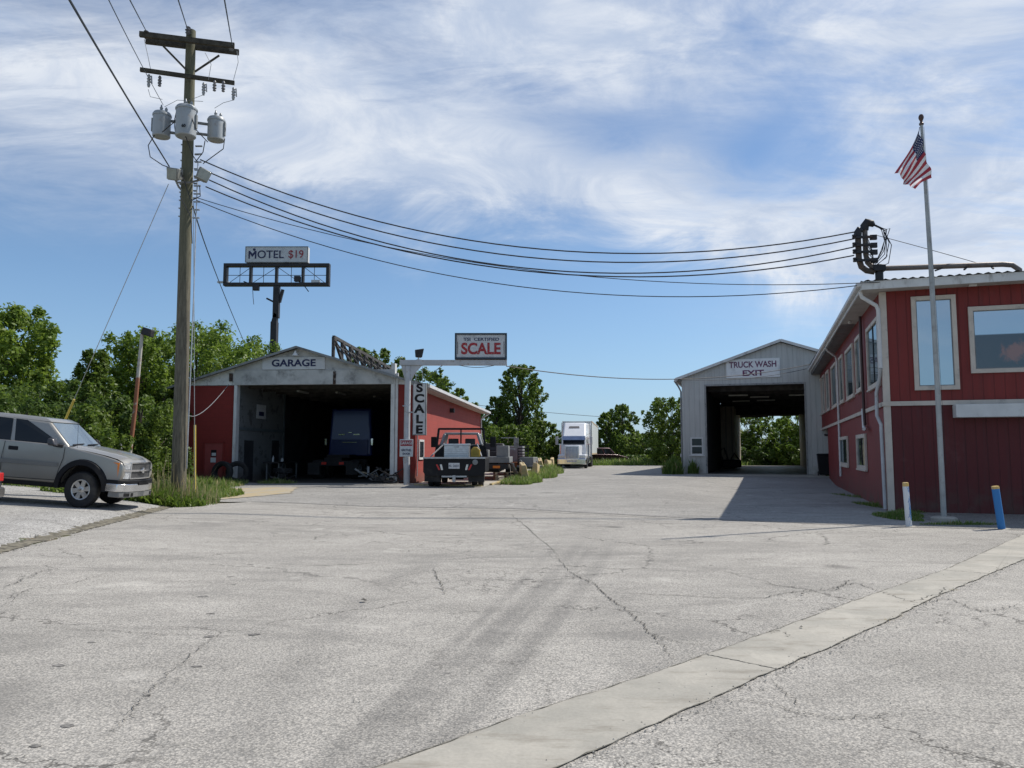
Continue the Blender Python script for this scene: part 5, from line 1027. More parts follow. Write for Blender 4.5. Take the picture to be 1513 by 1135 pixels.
def wheel(parent, x, y, r, w, side, rimmat, rr=.55, spokes=6, dual=False, seg=36):
    """wheel on the axle along local y; side=+1 outer face towards +y"""
    s = side; mb = MB(); h = w/2
    mb.lathe([(r*rr, s*h*.80), (r*.80, s*h*1.0), (r*.93, s*h*.97), (r*.985, s*h*.72), (r, s*h*.3), (r, -s*h*.3), (r*.985, -s*h*.72), (r*.9, -s*h), (r*rr, -s*h*.8)], (x, y, r), 'y', seg, False)
    wo = mb.build('wheel', TYRE, parent, smooth=True)
    mb = MB(); R = r*rr; mb.lathe([(R*1.03, s*h*.86), (R*1.0, s*h*.90), (R*.90, s*h*.80), (R*.86, s*h*.05)], (x, y, r), 'y', seg, False)
    for k in range(spokes):
        a = 2*math.pi*k/spokes+.2; ca, sa = math.cos(a), math.sin(a); q = lambda rad_, off, yy: (x+rad_*ca-off*sa, y+s*yy, r+rad_*sa+off*ca)
        w0, w1 = R*.20, R*.17
        mb.add([q(R*.25, -w0, h*.72), q(R*.25, w0, h*.72), q(R*.92, w1*1.5, h*.80), q(R*.92, -w1*1.5, h*.80), q(R*.25, -w0, h*.5), q(R*.25, w0, h*.5), q(R*.92, w1*1.5, h*.5), q(R*.92, -w1*1.5, h*.5)],
               [(0, 1, 2, 3), (7, 6, 5, 4), (0, 4, 5, 1), (1, 5, 6, 2), (2, 6, 7, 3), (3, 7, 4, 0)])
    mb.lathe([(R*.36, s*h*.4), (R*.34, s*h*.74), (R*.26, s*h*.84), (0.001, s*h*.86)], (x, y, r), 'y', 20)
    mb.build('rim', rimmat, wo, smooth=True)
    mb = MB(); mb.lathe([(R*1.0, s*h*.06), (0.001, s*h*.06)], (x, y, r), 'y', 24); mb.build('brake_disc', DARKM, wo); return wo
def arc(cx, cz, r, a0, a1, n=14): return [(cx+r*math.cos(rad(a0+(a1-a0)*k/n)), cz+r*math.sin(rad(a0+(a1-a0)*k/n))) for k in range(n+1)]
# ---- silver pickup
PEW = carpaint('pewter_paint', (.33, .315, .28), .5, .30)
wc = P(115, 747, 18.1); cx_, cy_ = wc.x, 18.1+.80
pk = thing('pickup_truck', 'silver four-wheel-drive pickup with a chrome bumper parked on the raised lot at left', 'pickup truck', (cx_, cy_, gz(wc.x, 18.1)-.01), 0, None, (0, rad(5.0), rad(3))); pk.scale = (.955, .93, 1.055)
def taper(v, hw=.975):
    x, s, z = v; k = 1-.07*sm(x, .25, .95)-.035*sm(z, .9, 1.38)-.02*sm(-z, -.62, -.45); return (x, s*hw*k, z)
def loftside(poly, hw, inset=.0):
    mb = MB(); n = len(poly); vs = [taper((p[0], -1, p[1]), hw) for p in poly]+[taper((p[0], 1, p[1]), hw) for p in poly]
    mb.add(vs, [tuple(range(n)), tuple(range(n, 2*n))[::-1]]+[(i, n+i, n+(i+1) % n, (i+1) % n) for i in range(n)]); return mb
ZB = .50
cabpoly = [(.90, .66), (.93, .80), (.92, .98), (.87, 1.06), (.70, 1.12), (.40, 1.185), (.0, 1.245), (-.36, 1.30), (-.50, 1.335), (-1.2, 1.345), (-2.76, 1.36), (-2.78, ZB), (-.62, ZB)]+arc(0, .44, .54, 172, 8, 18)+[(.62, .60)]
mb = loftside(cabpoly, .975); mb.build('body', PEW, pk, bevel=.035, segs=3)
mb = MB()      # hood, gently crowned with a raised centre
hx = [-.38, -.1, .2, .5, .75, .88, .93]; hz_ = [1.315, 1.285, 1.25, 1.205, 1.15, 1.09, 1.02]; ny = 12; V = []
for x, z in zip(hx, hz_):
    for j in range(ny+1):
        v = -1+2*j/ny; yy = taper((x, v, 1.2), .93)[1]; V.append((x+.05*(1-v*v)*sm(x, .3, .9), yy, z+.040*(1-v**4)-.02+.018*(1 if .35 < abs(v) < .75 else 0)))
nn_ = ny+1; mb.add(V, [(i*nn_+j, (i+1)*nn_+j, (i+1)*nn_+j+1, i*nn_+j+1) for i in range(len(hx)-1) for j in range(ny)]); hd = mb.build('hood', PEW, pk, smooth=True, fix=False)
# greenhouse
gb = [(-.42, -.90, 1.30), (-.42, .90, 1.30), (-2.72, .90, 1.34), (-2.72, -.90, 1.34)]; gt_ = [(-1.06, -.72, 1.83), (-1.06, .72, 1.83), (-2.60, .74, 1.88), (-2.60, -.74, 1.88)]
mb = MB(); mb.hexa(gb, gt_); mb.build('cab', PEW, pk, bevel=.05, segs=3)
mb = MB(); mb.hexa([(-1.0, -.72, 1.82), (-1.0, .72, 1.82), (-2.64, .74, 1.86), (-2.64, -.74, 1.86)], [(-1.20, -.60, 1.90), (-1.20, .60, 1.90), (-2.5, .60, 1.935), (-2.5, -.60, 1.935)]); mb.build('roof', PEW, pk, bevel=.03, segs=3)
wf = (gb[0], gb[1], gt_[1], gt_[0]); mb = MB(); mb.onface(wf, [(.045, .03), (.955, .03), (.945, .97), (.055, .97)], .006); mb.build('windshield', GLASSC, pk, fix=False)
mb = MB(); mb.onface(wf, [(.04, .0), (.96, .0), (.955, .05), (.045, .05)], .012); 
for u0, u1 in ((.12, .47), (.55, .90)): mb.onface(wf, [(u0, .05), (u1, .10), (u1, .13), (u0, .09)], .03, .01)
mb.build('wiper', BLACK, pk)
for s_ in (-1, 1):
    if s_ < 0: fcs = (gb[3], gb[0], gt_[0], gt_[3])
    else: fcs = (gb[0+1], gb[2], gt_[2], gt_[1])
    fl_ = (lambda u: u) if s_ < 0 else (lambda u: 1-u)
    for nm, uv in (('side_window', [(.43, .04), (.90, .04), (.885, .30), (.69, .86), (.65, .95), (.475, .96)]), ('side_window', [(.05, .05), (.385, .04), (.43, .95), (.07, .95)])):
        uv = [(fl_(u), v) for u, v in uv]; uv = uv if s_ < 0 else uv[::-1]
        mb = MB(); mb.onface(fcs, uv, .006); mb.build(nm, GLASSD, pk, fix=False)
    y = s_*.98
    # seams, handle, mirror, flare
    mb = MB()
    def side(x, z, off=.004): q = taper((x, s_, z), .975); return Vector((q[0], q[1]+s_*off, q[2]))
    def strip(pts, w=.012, off=.003):
        for a, b in zip(pts[:-1], pts[1:]):
            a = side(*a, off); b = side(*b, off); dd = (b-a).normalized(); nn = Vector((-dd.z, 0, dd.x))*w/2; mb.add([a-nn, a+nn, b+nn, b-nn], [(0, 1, 2, 3)])
    strip([(-.62, .56), (-.57, .80), (-.50, 1.05), (-.50, 1.30)]); strip([(-1.93, .52), (-1.95, 1.0), (-1.93, 1.33)]); strip([(-.62, .57), (-1.93, .55)], .010)
    mb.build('door_seam', BLACK, pk, fix=False)
    mb = MB(); strip([(-2.70, .90), (-1.95, .90), (-.60, .90)], .09, .006); mb.build('body_moulding', carpaint('moulding_paint', (.20, .20, .19), .4, .4) if s_ < 0 else MOULD, pk, fix=False, bevel=0); MOULD = kids(pk)[-1].data.materials[0]
    mb = MB(); mb.box(-1.84, -1.60, y*.955-.02, y*.955+.02, 1.14, 1.235); mb.build('door_handle', BLACK, pk, bevel=.02)
    mb = MB(); mb.hexa([(-.80, s_*1.03, 1.30), (-.60, s_*1.02, 1.30), (-.60, s_*1.22, 1.32), (-.80, s_*1.22, 1.32)], [(-.82, s_*1.04, 1.49), (-.68, s_*1.03, 1.49), (-.70, s_*1.21, 1.47), (-.82, s_*1.22, 1.47)]); mb.build('mirror', MT('mirror_shell', (.06, .06, .065), .3, .3) if s_ < 0 else BLACK, pk, bevel=.04, segs=3)
    mb = MB(); mb.bar((-.60, s_*.9, 1.31), (-.68, s_*1.08, 1.33), .12, .07); mb.build('mirror_arm', BLACK, pk, bevel=.01)
    for cx, a0 in ((0, -4), (-3.64, -4)):
        mb = MB(); N = 22; ri, ro = .50, .63; V = []
        for k in range(N+1):
            a = rad(188-196*k/N); c_, s2 = math.cos(a), math.sin(a)
            e = 1.0 if -.1 < s2 else 1
            for r_, off in ((ri, -.04), (ri, .055), (ro-.02, .05), (ro, .0)):
                x, z = cx+r_*c_*1.02, .44+r_*s2; q = taper((x, 1, max(z, .42)), .975) if cx == 0 else (x, .975*(1-.035*sm(z, .9, 1.38)), z); V.append((x, s_*(q[1]+off), max(z, .40)))
        mb.add(V, [(4*k+j, 4*k+j+1, 4*k+j+5, 4*k+j+4) for k in range(N) for j in range(3)]); mb.build('wheel_arch_flare', BLACK, pk, smooth=True, fix=False)
        wheel(pk, cx, s_*.83, .40, .27, s_, MT('cast_rim', (.50, .50, .48), .35, .7, dirt=(.10, .08, .06), dirtamt=.4, dscale=8) if (cx == 0 and s_ < 0) else RIMC); RIMC = [c for c in kids(kids(pk)[-1]) if c.name.startswith('rim')][0].data.materials[0]
mb = MB(); mb.box(-2.7, .75, -.72, .72, .40, .60); mb.box(-4.6, -2.7, -.55, .55, .42, .72); mb.box(-.75, .70, -.62, .62, .5, 1.1); mb.build('underbody', BLACK, pk)
mb = MB(); mb.box(-2.7, -.66, -.93, -.86, .40, .52); mb.box(-2.7, -.66, .86, .93, .40, .52); mb.split('rocker_panel', BLACK, pk, bevel=.02)
# bed
bp = [(-2.80, 1.355), (-4.78, 1.36), (-4.80, .62), (-4.28, .56)]+arc(-3.64, .44, .54, 8, 172, 16)+[(-2.80, ZB)]
for s_ in (-1, 1):
    mb = MB(); mb.prism(bp, 'y', s_*.975, s_*.90); mb.build('bed_side', PEW, pk, bevel=.02)
mb = MB(); mb.box(-4.80, -4.74, -.90, .90, .66, 1.34); mb.box(-2.84, -2.80, -.9, .9, .8, 1.34); mb.build('tailgate', PEW, pk, bevel=.015); mb = MB(); mb.box(-4.74, -2.84, -.9, .9, .80, .84); mb.build('bed_floor', DARKM, pk)
mb = MB(); mb.box(-5.0, -4.80, -.9, .9, .55, .74); mb.build('rear_bumper', CHROME, pk, bevel=.02)
for s_ in (-1, 1): mb = MB(); mb.box(-4.815, -4.79, s_*.95-.07, s_*.95+.05, .85, 1.25); mb.build('tail_light', REDLENS, pk)
# front end: curved in plan
def front(yv, z0): return .93+.085*(1-(yv/.92)**2)-.10*max(0, (abs(yv)-.62)/.3)**2
def fpanel(mb, y0, y1, z0, z1, off, th, n=8, dz=(0, 0)):
    V = []
    for k in range(n+1):
        y = y0+(y1-y0)*k/n; x = front(y, 0)+off
        for xx, z in ((x, z0), (x+dz[1], z1), (x-th, z1), (x-th, z0)): V.append((xx, y, z))
    mb.add(V, [(4*k+j, 4*k+(j+1) % 4, 4*k+4+(j+1) % 4, 4*k+4+j) for k in range(n) for j in range(4)]+[(3, 2, 1, 0), (4*n, 4*n+1, 4*n+2, 4*n+3)])
GRL = MT('grille_mesh', (.10, .10, .10), .5, .5, var=.6, scale=60)
mb = MB(); fpanel(mb, -.56, .56, .70, 1.06, -.015, .1, 14); mb.build('grille', GRL, pk, smooth=True)
mb = MB(); fpanel(mb, -.90, .90, .655, 1.065, -.06, .2, 16); mb.build('grille_surround', PEW, pk, smooth=True, bevel=.01)
mb = MB(); fpanel(mb, -.86, .86, .865, .905, .02, .05, 18); fpanel(mb, -.58, .58, .695, .72, .012, .05, 12); fpanel(mb, -.58, .58, 1.045, 1.07, .008, .05, 12); fpanel(mb, -.59, -.56, .70, 1.07, .012, .05, 2); fpanel(mb, .56, .59, .70, 1.07, .012, .05, 2); mb.build('grille_bar', CHROME, pk, smooth=True)
mb = MB(); bx = front(0, 0)+.03; mb.prism([(-.15, .865), (-.05, .865), (-.05, .825), (.05, .825), (.05, .865), (.15, .865), (.15, .91), (.05, .91), (.05, .95), (-.05, .95), (-.05, .91), (-.15, .91)], 'x', bx-.02, bx+.02); mb.build('emblem', CHROME, pk, bevel=.006)
for s_ in (-1, 1):
    for z0, z1 in ((.915, 1.055), (.70, .855)):
        mb = MB(); a, b = sorted((s_*.60, s_*.86)); fpanel(mb, a, b, z0, z1, -.005, .1, 6); mb.build('headlight', CLEARL, pk, smooth=True)
    mb = MB(); a, b = sorted((s_*.862, s_*.915)); fpanel(mb, a, b, .70, 1.055, -.005, .14, 3); mb.build('marker_lamp', AMBER, pk, smooth=True)
mb = MB(); fpanel(mb, -.97, .97, .585, .675, .08, .30, 20); mb.build('bumper_pad', BLACK, pk, smooth=True, bevel=.015)
mb = MB(); fpanel(mb, -.98, .98, .42, .59, .10, .28, 20, (0, -.01)); mb.build('front_bumper', CHROME, pk, smooth=True, bevel=.01)
mb = MB(); fpanel(mb, -.93, .93, .29, .43, .085, .26, 20, (0, .0)); mb.build('valance', MT('grey_valance', (.18, .18, .175), .5), pk, smooth=True, bevel=.02)
mb = MB()
for a, b in ((-.82, -.66), (-.60, -.50), (.50, .60), (.66, .82)): fpanel(mb, a, b, .32, .39, .092, .02, 3)
fpanel(mb, -.3, .3, .56, .62, .105, .03, 5); mb.build('bumper_opening', BLACK, pk, smooth=True)
for s_ in (-1, 1): mb = MB(); a, b = sorted((s_*.70, s_*.97)); 
mb = MB(); mb.tube([(-.25, -.86, 1.30), (-.31, -.87, 1.95)], .004, 4); mb.build('aerial', BLACK, pk)
# ---- generic car
def car(name, label, cat, loc, rz, paint, Lf=2.25, Lr=2.3, H=1.45, wd=.88, wb=1.35, rot=None, suv=False):
    c = thing(name, label, cat, loc, rz, None, rot); hb = .93 if not suv else 1.05
    poly = [(Lf, .35), (Lf+.03, .62), (Lf-.12, .78), (.9, hb-.02), (.8, hb), (-1.6, hb+.03), (-Lr+.05, hb-.02), (-Lr, .8), (-Lr+.02, .35)]+arc(-wb, .33, .38, 172, 8)[0:0]+[(-wb-.38, .28)]+arc(-wb, .33, .37, 180, 0, 10)+[(wb-.38, .26)]+arc(wb, .33, .37, 180, 0, 10)
    mb = MB(); mb.prism(poly, 'y', -wd, wd); mb.build('body', paint, c, bevel=.06, segs=3)
    r0 = -1.9 if not suv else -2.15
    gb = [(.75, -wd*.95, hb-.03), (.75, wd*.95, hb-.03), (r0+.05, wd*.95, hb), (r0+.05, -wd*.95, hb)]; gt = [(.05, -wd*.72, H), (.05, wd*.72, H), (r0+(.6 if not suv else .2), wd*.72, H), (r0+(.6 if not suv else .2), -wd*.72, H)]
    mb = MB(); mb.hexa(gb, gt); mb.build('cab', paint, c, bevel=.05, segs=3)
    for f in ((gb[0], gb[1], gt[1], gt[0]), (gb[2], gb[3], gt[3], gt[2])): mb = MB(); mb.onface(f, [(.08, .1), (.92, .1), (.9, .9), (.1, .9)], .006); mb.build('windshield', GLASSD, c, fix=False)
    for f in ((gb[3], gb[0], gt[0], gt[3]), (gb[1], gb[2], gt[2], gt[1])):
        for u0, u1 in ((.08, .48), (.53, .92)): mb = MB(); mb.onface(f, [(u0, .12), (u1, .12), (u1-.03, .88), (u0+.03, .88)], .006); mb.build('side_window', GLASSD, c, fix=False)
    for x in (-wb, wb):
        for s_ in (-1, 1): wheel(c, x, s_*(wd-.11), .33, .21, s_, STEEL, seg=24)
    for s_ in (-1, 1):
        mb = MB(); mb.box(Lf-.10, Lf+.04, s_*.62-.2, s_*.62+.2, .58, .72); mb.build('headlight', CLEARL, c, bevel=.02)
        mb = MB(); mb.box(-Lr-.03, -Lr+.2, s_*.68-.18, s_*.68+.2, .66, .84); mb.build('tail_light', REDLENS, c, bevel=.02)
    mb = MB(); mb.box(Lf-.1, Lf+.10, -wd*.95, wd*.95, .32, .52); mb.box(-Lr-.10, -Lr+.1, -wd*.95, wd*.95, .34, .55); mb.build('bumper', paint, c, bevel=.05)
    mb = MB(); mb.box(-Lr+.1, Lf-.1, -wd*.85, wd*.85, .18, .4); mb.build('underbody', BLACK, c); return c
el_ = P(7, 748, 14.6)
car('parked_car', 'dark car whose red-lit rear corner just enters the picture at the left edge', 'car', (el_.x-1.03-2.3, 14.6+.6, gz(el_.x-1, 14.6)-.05), rad(180), carpaint('dark_blue_paint', (.05, .06, .08), .6, .3), Lf=2.2, Lr=2.3)
car('parked_suv', 'dark red and black vehicle beyond the white trailer at the road bend', 'suv', (P(896, 688, 82).x, 82, gz(10, 82)), rad(25), carpaint('dark_maroon_paint', (.05, .012, .016), .4, .3), H=1.75, suv=True)
# ---- black flatbed truck
FW_ = carpaint('grey_cab_paint', (.26, .27, .28), .1, .4)
fb = thing('flatbed_truck', 'black flatbed truck with dual rear wheels seen from behind beside the garage', 'flatbed truck', (P(671, 700, 30.9).x, 30.9, gz(-2.2, 31)), rad(89))
# local x forward, origin under the rear edge
mb = MB(); mb.box(.0, 3.2, -1.24, 1.24, 1.10, 1.19); mb.build('deck', DARKM, fb, bevel=.01)
mb = MB(); mb.prism([(-1.24, 1.10), (-1.22, .60), (-1.15, .46), (1.15, .46), (1.22, .60), (1.24, 1.10)], 'x', -.02, .06)
for s_ in (-1, 1): a, b = sorted((s_*1.24, s_*1.20)); mb.box(.0, 3.2, a, b, .60, 1.12)
mb.build('skirt', BLACK, fb)
mb = MB(); mb.bar((-.03, -1.24, 1.17), (-.03, 1.24, 1.17), .05, .06); mb.build('deck_edge', STEEL, fb)
for s_ in (-1, 1):
    mb = MB(); mb.box(.10, .13, s_*.88-.32, s_*.88+.32, .22, .62); mb.build('mud_flap', RUBBER, fb)
    for y in (.76, 1.02): wheel(fb, .95, s_*y, .40, .22, s_, STEEL, seg=28)
    wheel(fb, 4.55, s_*.85, .40, .24, s_, STEEL, seg=28)
    mb = MB(); z = .80; mb.mat(REDLENS).prism([(s_*.62, z-.11), (s_*.55, z-.11), (s_*.66, z+.11), (s_*.73, z+.11)], 'x', -.035, -.02); mb.mat(CLEARL).prism([(s_*.52, z-.11), (s_*.44, z-.11), (s_*.49, z+.11), (s_*.57, z+.11)], 'x', -.035, -.02); mb.build('tail_light', None, fb)
mb = MB(); mb.mat(SIGNW).box(-.04, -.022, -.22, .22, .74, .97) ; mb.build('licence_plate', None, fb, bevel=.005)
text('4L 2601', .13, NAVY, fb, (0, 0, 0), depth=.002); tx = kids(fb)[-1]; tx.data.transform(Matrix.Translation((-.044, 0, .85)) @ Matrix.Rotation(rad(-90), 4, 'Z')); tx.data.update()
mb = MB(); mb.box(-.02, .3, -.5, .5, .40, .48); mb.lathe([(.05, -.1), (.05, .1)], (-.08, 0, .36), 'x', 10); mb.box(-.1, .02, -.06, .06, .22, .48); mb.build('hitch', STEEL, fb)
mb = MB(); mb.lathe([(.10, 0), (.11, -.03), (.05, -.04)], (-.02, -.84, 1.0), 'x', 14); mb.build('round_lamp', GREYP, fb)
# headache rack
mb = MB(); X = 3.15; 
mb.bar((X, -1.12, 1.19), (X, -.98, 2.42), .09); mb.bar((X, 1.12, 1.19), (X, .98, 2.42), .09); mb.bar((X, -1.0, 2.42), (X, 1.0, 2.42), .09); mb.bar((X, 0, 1.65), (X, 0, 2.42), .06)
mb.prism([(-1.10, 1.19), (1.10, 1.19), (1.05, 1.70), (-1.05, 1.70)], 'x', X-.03, X+.02); mb.build('headache_rack', BLACK, fb)
# cab behind the rack
mb = MB(); mb.hexa([(3.3, -.98, .70), (3.3, .98, .70), (4.3, .98, .70), (4.3, -.98, .70)][::-1], [(3.3, -.98, 1.72), (3.3, .98, 1.72), (5.6, .94, 1.66), (5.6, -.94, 1.66)][::-1])
mb.build('cab_lower', FW_, fb, bevel=.04)
cb = [(3.32, -.90, 1.70), (3.32, .90, 1.70), (4.95, .90, 1.70), (4.95, -.90, 1.70)]; ct = [(3.42, -.74, 2.20), (3.42, .74, 2.20), (4.35, .74, 2.20), (4.35, -.74, 2.20)]
mb = MB()
for i in range(4): mb.bar(cb[i], ct[i], .14, .12)
mb.box(3.40, 4.36, -.76, .76, 2.17, 2.27); mb.build('cab', FW_, fb, bevel=.03)
mb = MB(); mb.box(3.5, 4.6, -.8, .8, 1.6, 1.75); mb.box(3.6, 3.75, -.6, -.15, 1.7, 2.0); mb.box(3.6, 3.75, .15, .6, 1.7, 2.0); mb.build('seats', DARKM, fb, bevel=.03)
mb = MB(); mb.box(4.5, 5.9, -.95, .95, .55, 1.35); mb.build('hood', FW_, fb, bevel=.06)
mb = MB(); mb.box(.3, 5.4, -.45, .45, .35, .62); mb.lathe([(.15, -.3), (.15, .3)], (1.0, 0, .42), 'y', 14); mb.build('chassis', BLACK, fb)
for s_ in (-1, 1):
    mb = MB(); mb.box(4.5, 4.56, s_*1.36-.13, s_*1.36+.13, 1.62, 2.1); mb.build('mirror', BLACK, fb, bevel=.02); mb = MB(); mb.bar((4.5, s_*.95, 1.75), (4.5, s_*1.3, 1.72), .03); mb.bar((4.5, s_*.95, 2.05), (4.5, s_*1.3, 2.0), .03); mb.build('mirror_arm', BLACK, fb)
    mb = MB(); mb.bar((.9, s_*1.05, 1.22), (3.1, s_*.72, 1.78), .04); mb.build('strap', STEEL, fb)
def on(o, lab, name, cat, x, y, z):
    t_ = thing(name, lab, cat, (0, 0, 0)); t_.location = Matrix.LocRotScale(Vector(fb.location), Euler(fb.rotation_euler), None) @ Vector((x, y, z)); t_.rotation_euler = fb.rotation_euler; return t_
tbx = on(fb, 'ribbed aluminium toolbox on the deck of the black flatbed truck', 'toolbox', 'toolbox', 1.6, .02, 1.19)
mb = MB(); mb.box(-.35, .35, -.52, .52, .0, .48); 
for k in range(5): mb.box(-.36, -.349, -.5, .5, .06+.09*k, .10+.09*k)
mb.build('body', ALU, tbx, bevel=.008); mb = MB(); mb.box(-.37, .37, -.54, .54, .48, .56); mb.build('lid', ALU, tbx, bevel=.012)
mb = MB(); mb.box(-.385, -.37, -.1, .1, .40, .50); mb.build('latch', STEEL, tbx)
jg = on(fb, 'yellow plastic container beside the toolbox on the black flatbed truck', 'container', 'container', 1.1, -.78, 1.19)
mb = MB(); mb.prism([(-.19, 0), (.19, 0), (.19, .30), (.08, .42), (-.08, .42), (-.19, .30)], 'x', -.15, .15); mb.build('body', YELB, jg, bevel=.025)
mb = MB(); mb.bar((0, -.15, .34), (0, -.05, .48), .025); mb.bar((0, -.05, .48), (0, .08, .42), .025); mb.build('handle', BLACK, jg); mb = MB(); mb.box(-.155, -.15, -.1, .1, .1, .3); mb.build('sticker', MT('dark_yellow', (.35, .25, .03), .6), jg)
# ---- grey work truck ahead of it
gw = thing('work_truck', 'old grey work truck with a big square mirror parked ahead of the black flatbed', 'truck', (P(724, 700, 38).x, 38, gz(0, 38)), rad(87))
mb = MB(); mb.box(0, 3.2, -.95, .95, .85, 1.15); mb.box(.1, 1.2, -.9, -.3, 1.15, 1.7); mb.box(.2, 1.0, .1, .85, 1.15, 1.5); mb.build('service_body', GREYP, gw, bevel=.02)
mb = MB(); mb.box(3.3, 4.9, -.62, .92, .8, 1.45); mb.hexa([(3.35, -.58, 1.45), (3.35, .88, 1.45), (4.7, .88, 1.45), (4.7, -.58, 1.45)], [(3.5, -.42, 1.85), (3.5, .72, 1.85), (4.3, .72, 1.85), (4.3, -.42, 1.85)]); mb.build('cab', DARKM, gw, bevel=.05)
mb = MB(); mb.box(-.1, .0, -.9, .9, .55, .80); mb.build('bumper', DARKM, gw); mb = MB(); 
for s_ in (-.5, .1): mb.box(-.12, -.10, s_, s_+.35, .60, .72)
mb.split('tail_light', AMBER, gw)
mb = MB()
for y in (-1.05,): mb.bar((3.6, -.3, 2.15), (3.6, y, 2.15), .035); mb.bar((3.6, -.3, 1.6), (3.6, y, 1.55), .035); mb.bar((3.6, y, 1.5), (3.6, y, 2.2), .035)
mb.build('mirror_arm', STEEL, gw); mb = MB(); mb.box(3.57, 3.63, -1.25, -.99, 1.60, 2.15); mb.build('mirror', GREYP, gw, bevel=.01)
for s_ in (-1, 1):
    for x in (.8, 4.4): wheel(gw, x, s_*.85, .40, .24, s_, STEEL, seg=24)
mb = MB(); mb.box(.1, 4.8, -.4, .4, .4, .85); mb.build('chassis', BLACK, gw)
def eq_trailer(name, label, px, D, wd, rz, ramps, mat, cat='trailer'):
    tr = thing(name, label, cat, (P(px, 690, D).x, D, gz(1, D)), rz); h = wd/2
    mb = MB(); mb.box(0, 5, -h, h, .62, .72); mb.box(0, .1, -h, h, .45, .72); mb.box(0, 5, -.4, -.3, .4, .62); mb.box(0, 5, .3, .4, .4, .62); mb.build('deck', mat, tr)
    for s_ in (-1, 1):
        if ramps:
            c = s_*(h-.35); mb = MB(); mb.box(-.1, -.04, c-.32, c-.27, .62, 1.72); mb.box(-.1, -.04, c+.27, c+.32, .62, 1.72)
            for k in range(7): mb.box(-.10, -.03, c-.32, c+.32, .68+.16*k, .74+.16*k)
            mb.build('ramp', DARKM, tr)
        mb = MB(); mb.box(.1, 4.9, s_*h-.03, s_*h+.03, .72, .95); mb.build('side_rail', mat, tr)
        for x in (1.9, 2.8): wheel(tr, x, s_*(h+.13), .36, .22, s_, STEEL, seg=20)
    for s_ in (-1, 1): mb = MB(); mb.box(-.06, .0, s_*(h-.25)-.1, s_*(h-.25)+.1, .48, .58); mb.build('tail_light', REDLENS, tr)
    return tr
eq_trailer('equipment_trailer', 'dark equipment trailer with two ladder ramps folded upright', 757, 44.5, 1.95, rad(86), True, RUST)
cr = thing('steel_bin', 'grey steel bin standing on the equipment trailer between the ramps', 'bin', (P(757, 680, 46).x, 46, gz(1, 46)+.72), rad(86))
mb = MB(); mb.box(0, 2.2, -.62, .62, 0, .95); mb.build('body', MT('mid_grey_steel', (.24, .25, .26), .6, dirt=(.1, .08, .07)), cr, bevel=.03); mb = MB(); 
for k in range(3): mb.box(-.03, 0, -.5+.4*k, -.44+.4*k, .05, .9)
mb.build('rib', GREYP, cr)
g2 = thing('steel_cart', 'low dark steel cart beside the equipment trailer', 'cart', (P(776, 690, 42).x, 42, gz(1, 42)), rad(70))
mb = MB(); mb.box(0, 1.6, -.5, .5, .5, .6); mb.box(.2, 1.0, -.4, .4, .6, 1.05); mb.build('bed', GREYP, g2, bevel=.02); mb = MB()
for s_ in (-1, 1): mb.lathe([(.3, -.1), (.3, .1)], (.8, s_*.6, .3), 'y', 18)
mb.split('wheel', TYRE, g2); mb = MB(); mb.bar((0, 0, .5), (-.8, 0, .9), .08); mb.build('tow_bar', GREYP, g2)
pt = thing('pallet', 'stacked pale wooden pallet lying in front of the equipment trailer', 'pallet', (P(748, 704, 38.5).x, 38.5, gz(.2, 38.5)), rad(8))
mb = MB()
for z in (0, .13, .28): 
    for k in range(5): mb.box(-.6, .6, -.5+.22*k, -.38+.22*k, z+.09, z+.115)
    for x in (-.6, -.05, .5): mb.box(x, x+.1, -.5, .5, z, z+.09)
mb.build('boards', PALEW, pt)
pl_ = thing('plywood_sheet', 'dark sheet of steel leaning on the rearmost barrier', 'sheet', (P(768, 700, 38).x, 38, gz(.3, 38)), rad(10)); mb = MB(); mb.hexa([(-.05, -.4, 0), (.0, -.4, 0), (.0, .5, 0), (-.05, .5, 0)], [(-.45, -.4, .85), (-.4, -.4, .85), (-.4, .5, .85), (-.45, .5, .85)]); mb.build('panel', GREYP, pl_)
# ---- barriers
bm_labs = ['nearest faded yellow concrete barrier end by the scale pad', 'second faded yellow barrier from the camera', 'third faded yellow barrier from the camera, leaning', 'fourth faded yellow barrier from the camera', 'farthest faded yellow barrier next to the white truck']
b_0 = None
for i, (px, D) in enumerate(((777, 35.6), (789, 40.5), (801, 46.0), (808, 51.5), (814, 56.5))):
    if b_0 is None:
        b_0 = thing('barrier', bm_labs[0], 'barrier', (0, 0, 0), 0, 'faded yellow concrete barriers along the road edge'); o = b_0
        mb = MB(); mb.prism([(-.28, -.05), (-.28, .08), (-.17, .30), (-.11, .82), (.11, .82), (.17, .30), (.28, .08), (.28, -.05)], 'y', 0, 3.0); mb.build('body', YEL, b_0, bevel=.03)
        mb = MB(); mb.tube([(0, .6, .84), (0, .6, .95), (0, .75, .95), (0, .75, .84)], .015, 6); mb.build('lifting_loop', RUST, b_0)
    else: o = dup(b_0, label=bm_labs[i])
    p = P(px, 700, D); o.location = (p.x, D, gz(p.x, D)-.02); o.rotation_euler = (rad([2, -4, 3, -2, 2][i]), rad([-7, 5, -9, -5, 4][i]), rad([1, -6, -2, -8, -4][i]))
kb = MB(); 
for (a, b) in (((-.9, 33.0), (-.1, 40)), ((-4.1, 32.6), (-1.2, 31.6))):
    n = 12
    for k in range(n):
        x0, y0_ = a[0]+(b[0]-a[0])*k/n, a[1]+(b[1]-a[1])*k/n; x1, y1_ = a[0]+(b[0]-a[0])*(k+.93)/n, a[1]+(b[1]-a[1])*(k+.93)/n
        kb.bar((x0, y0_, gz(x0, y0_)+.03), (x1, y1_, gz(x1, y1_)+.03), .12, .08)
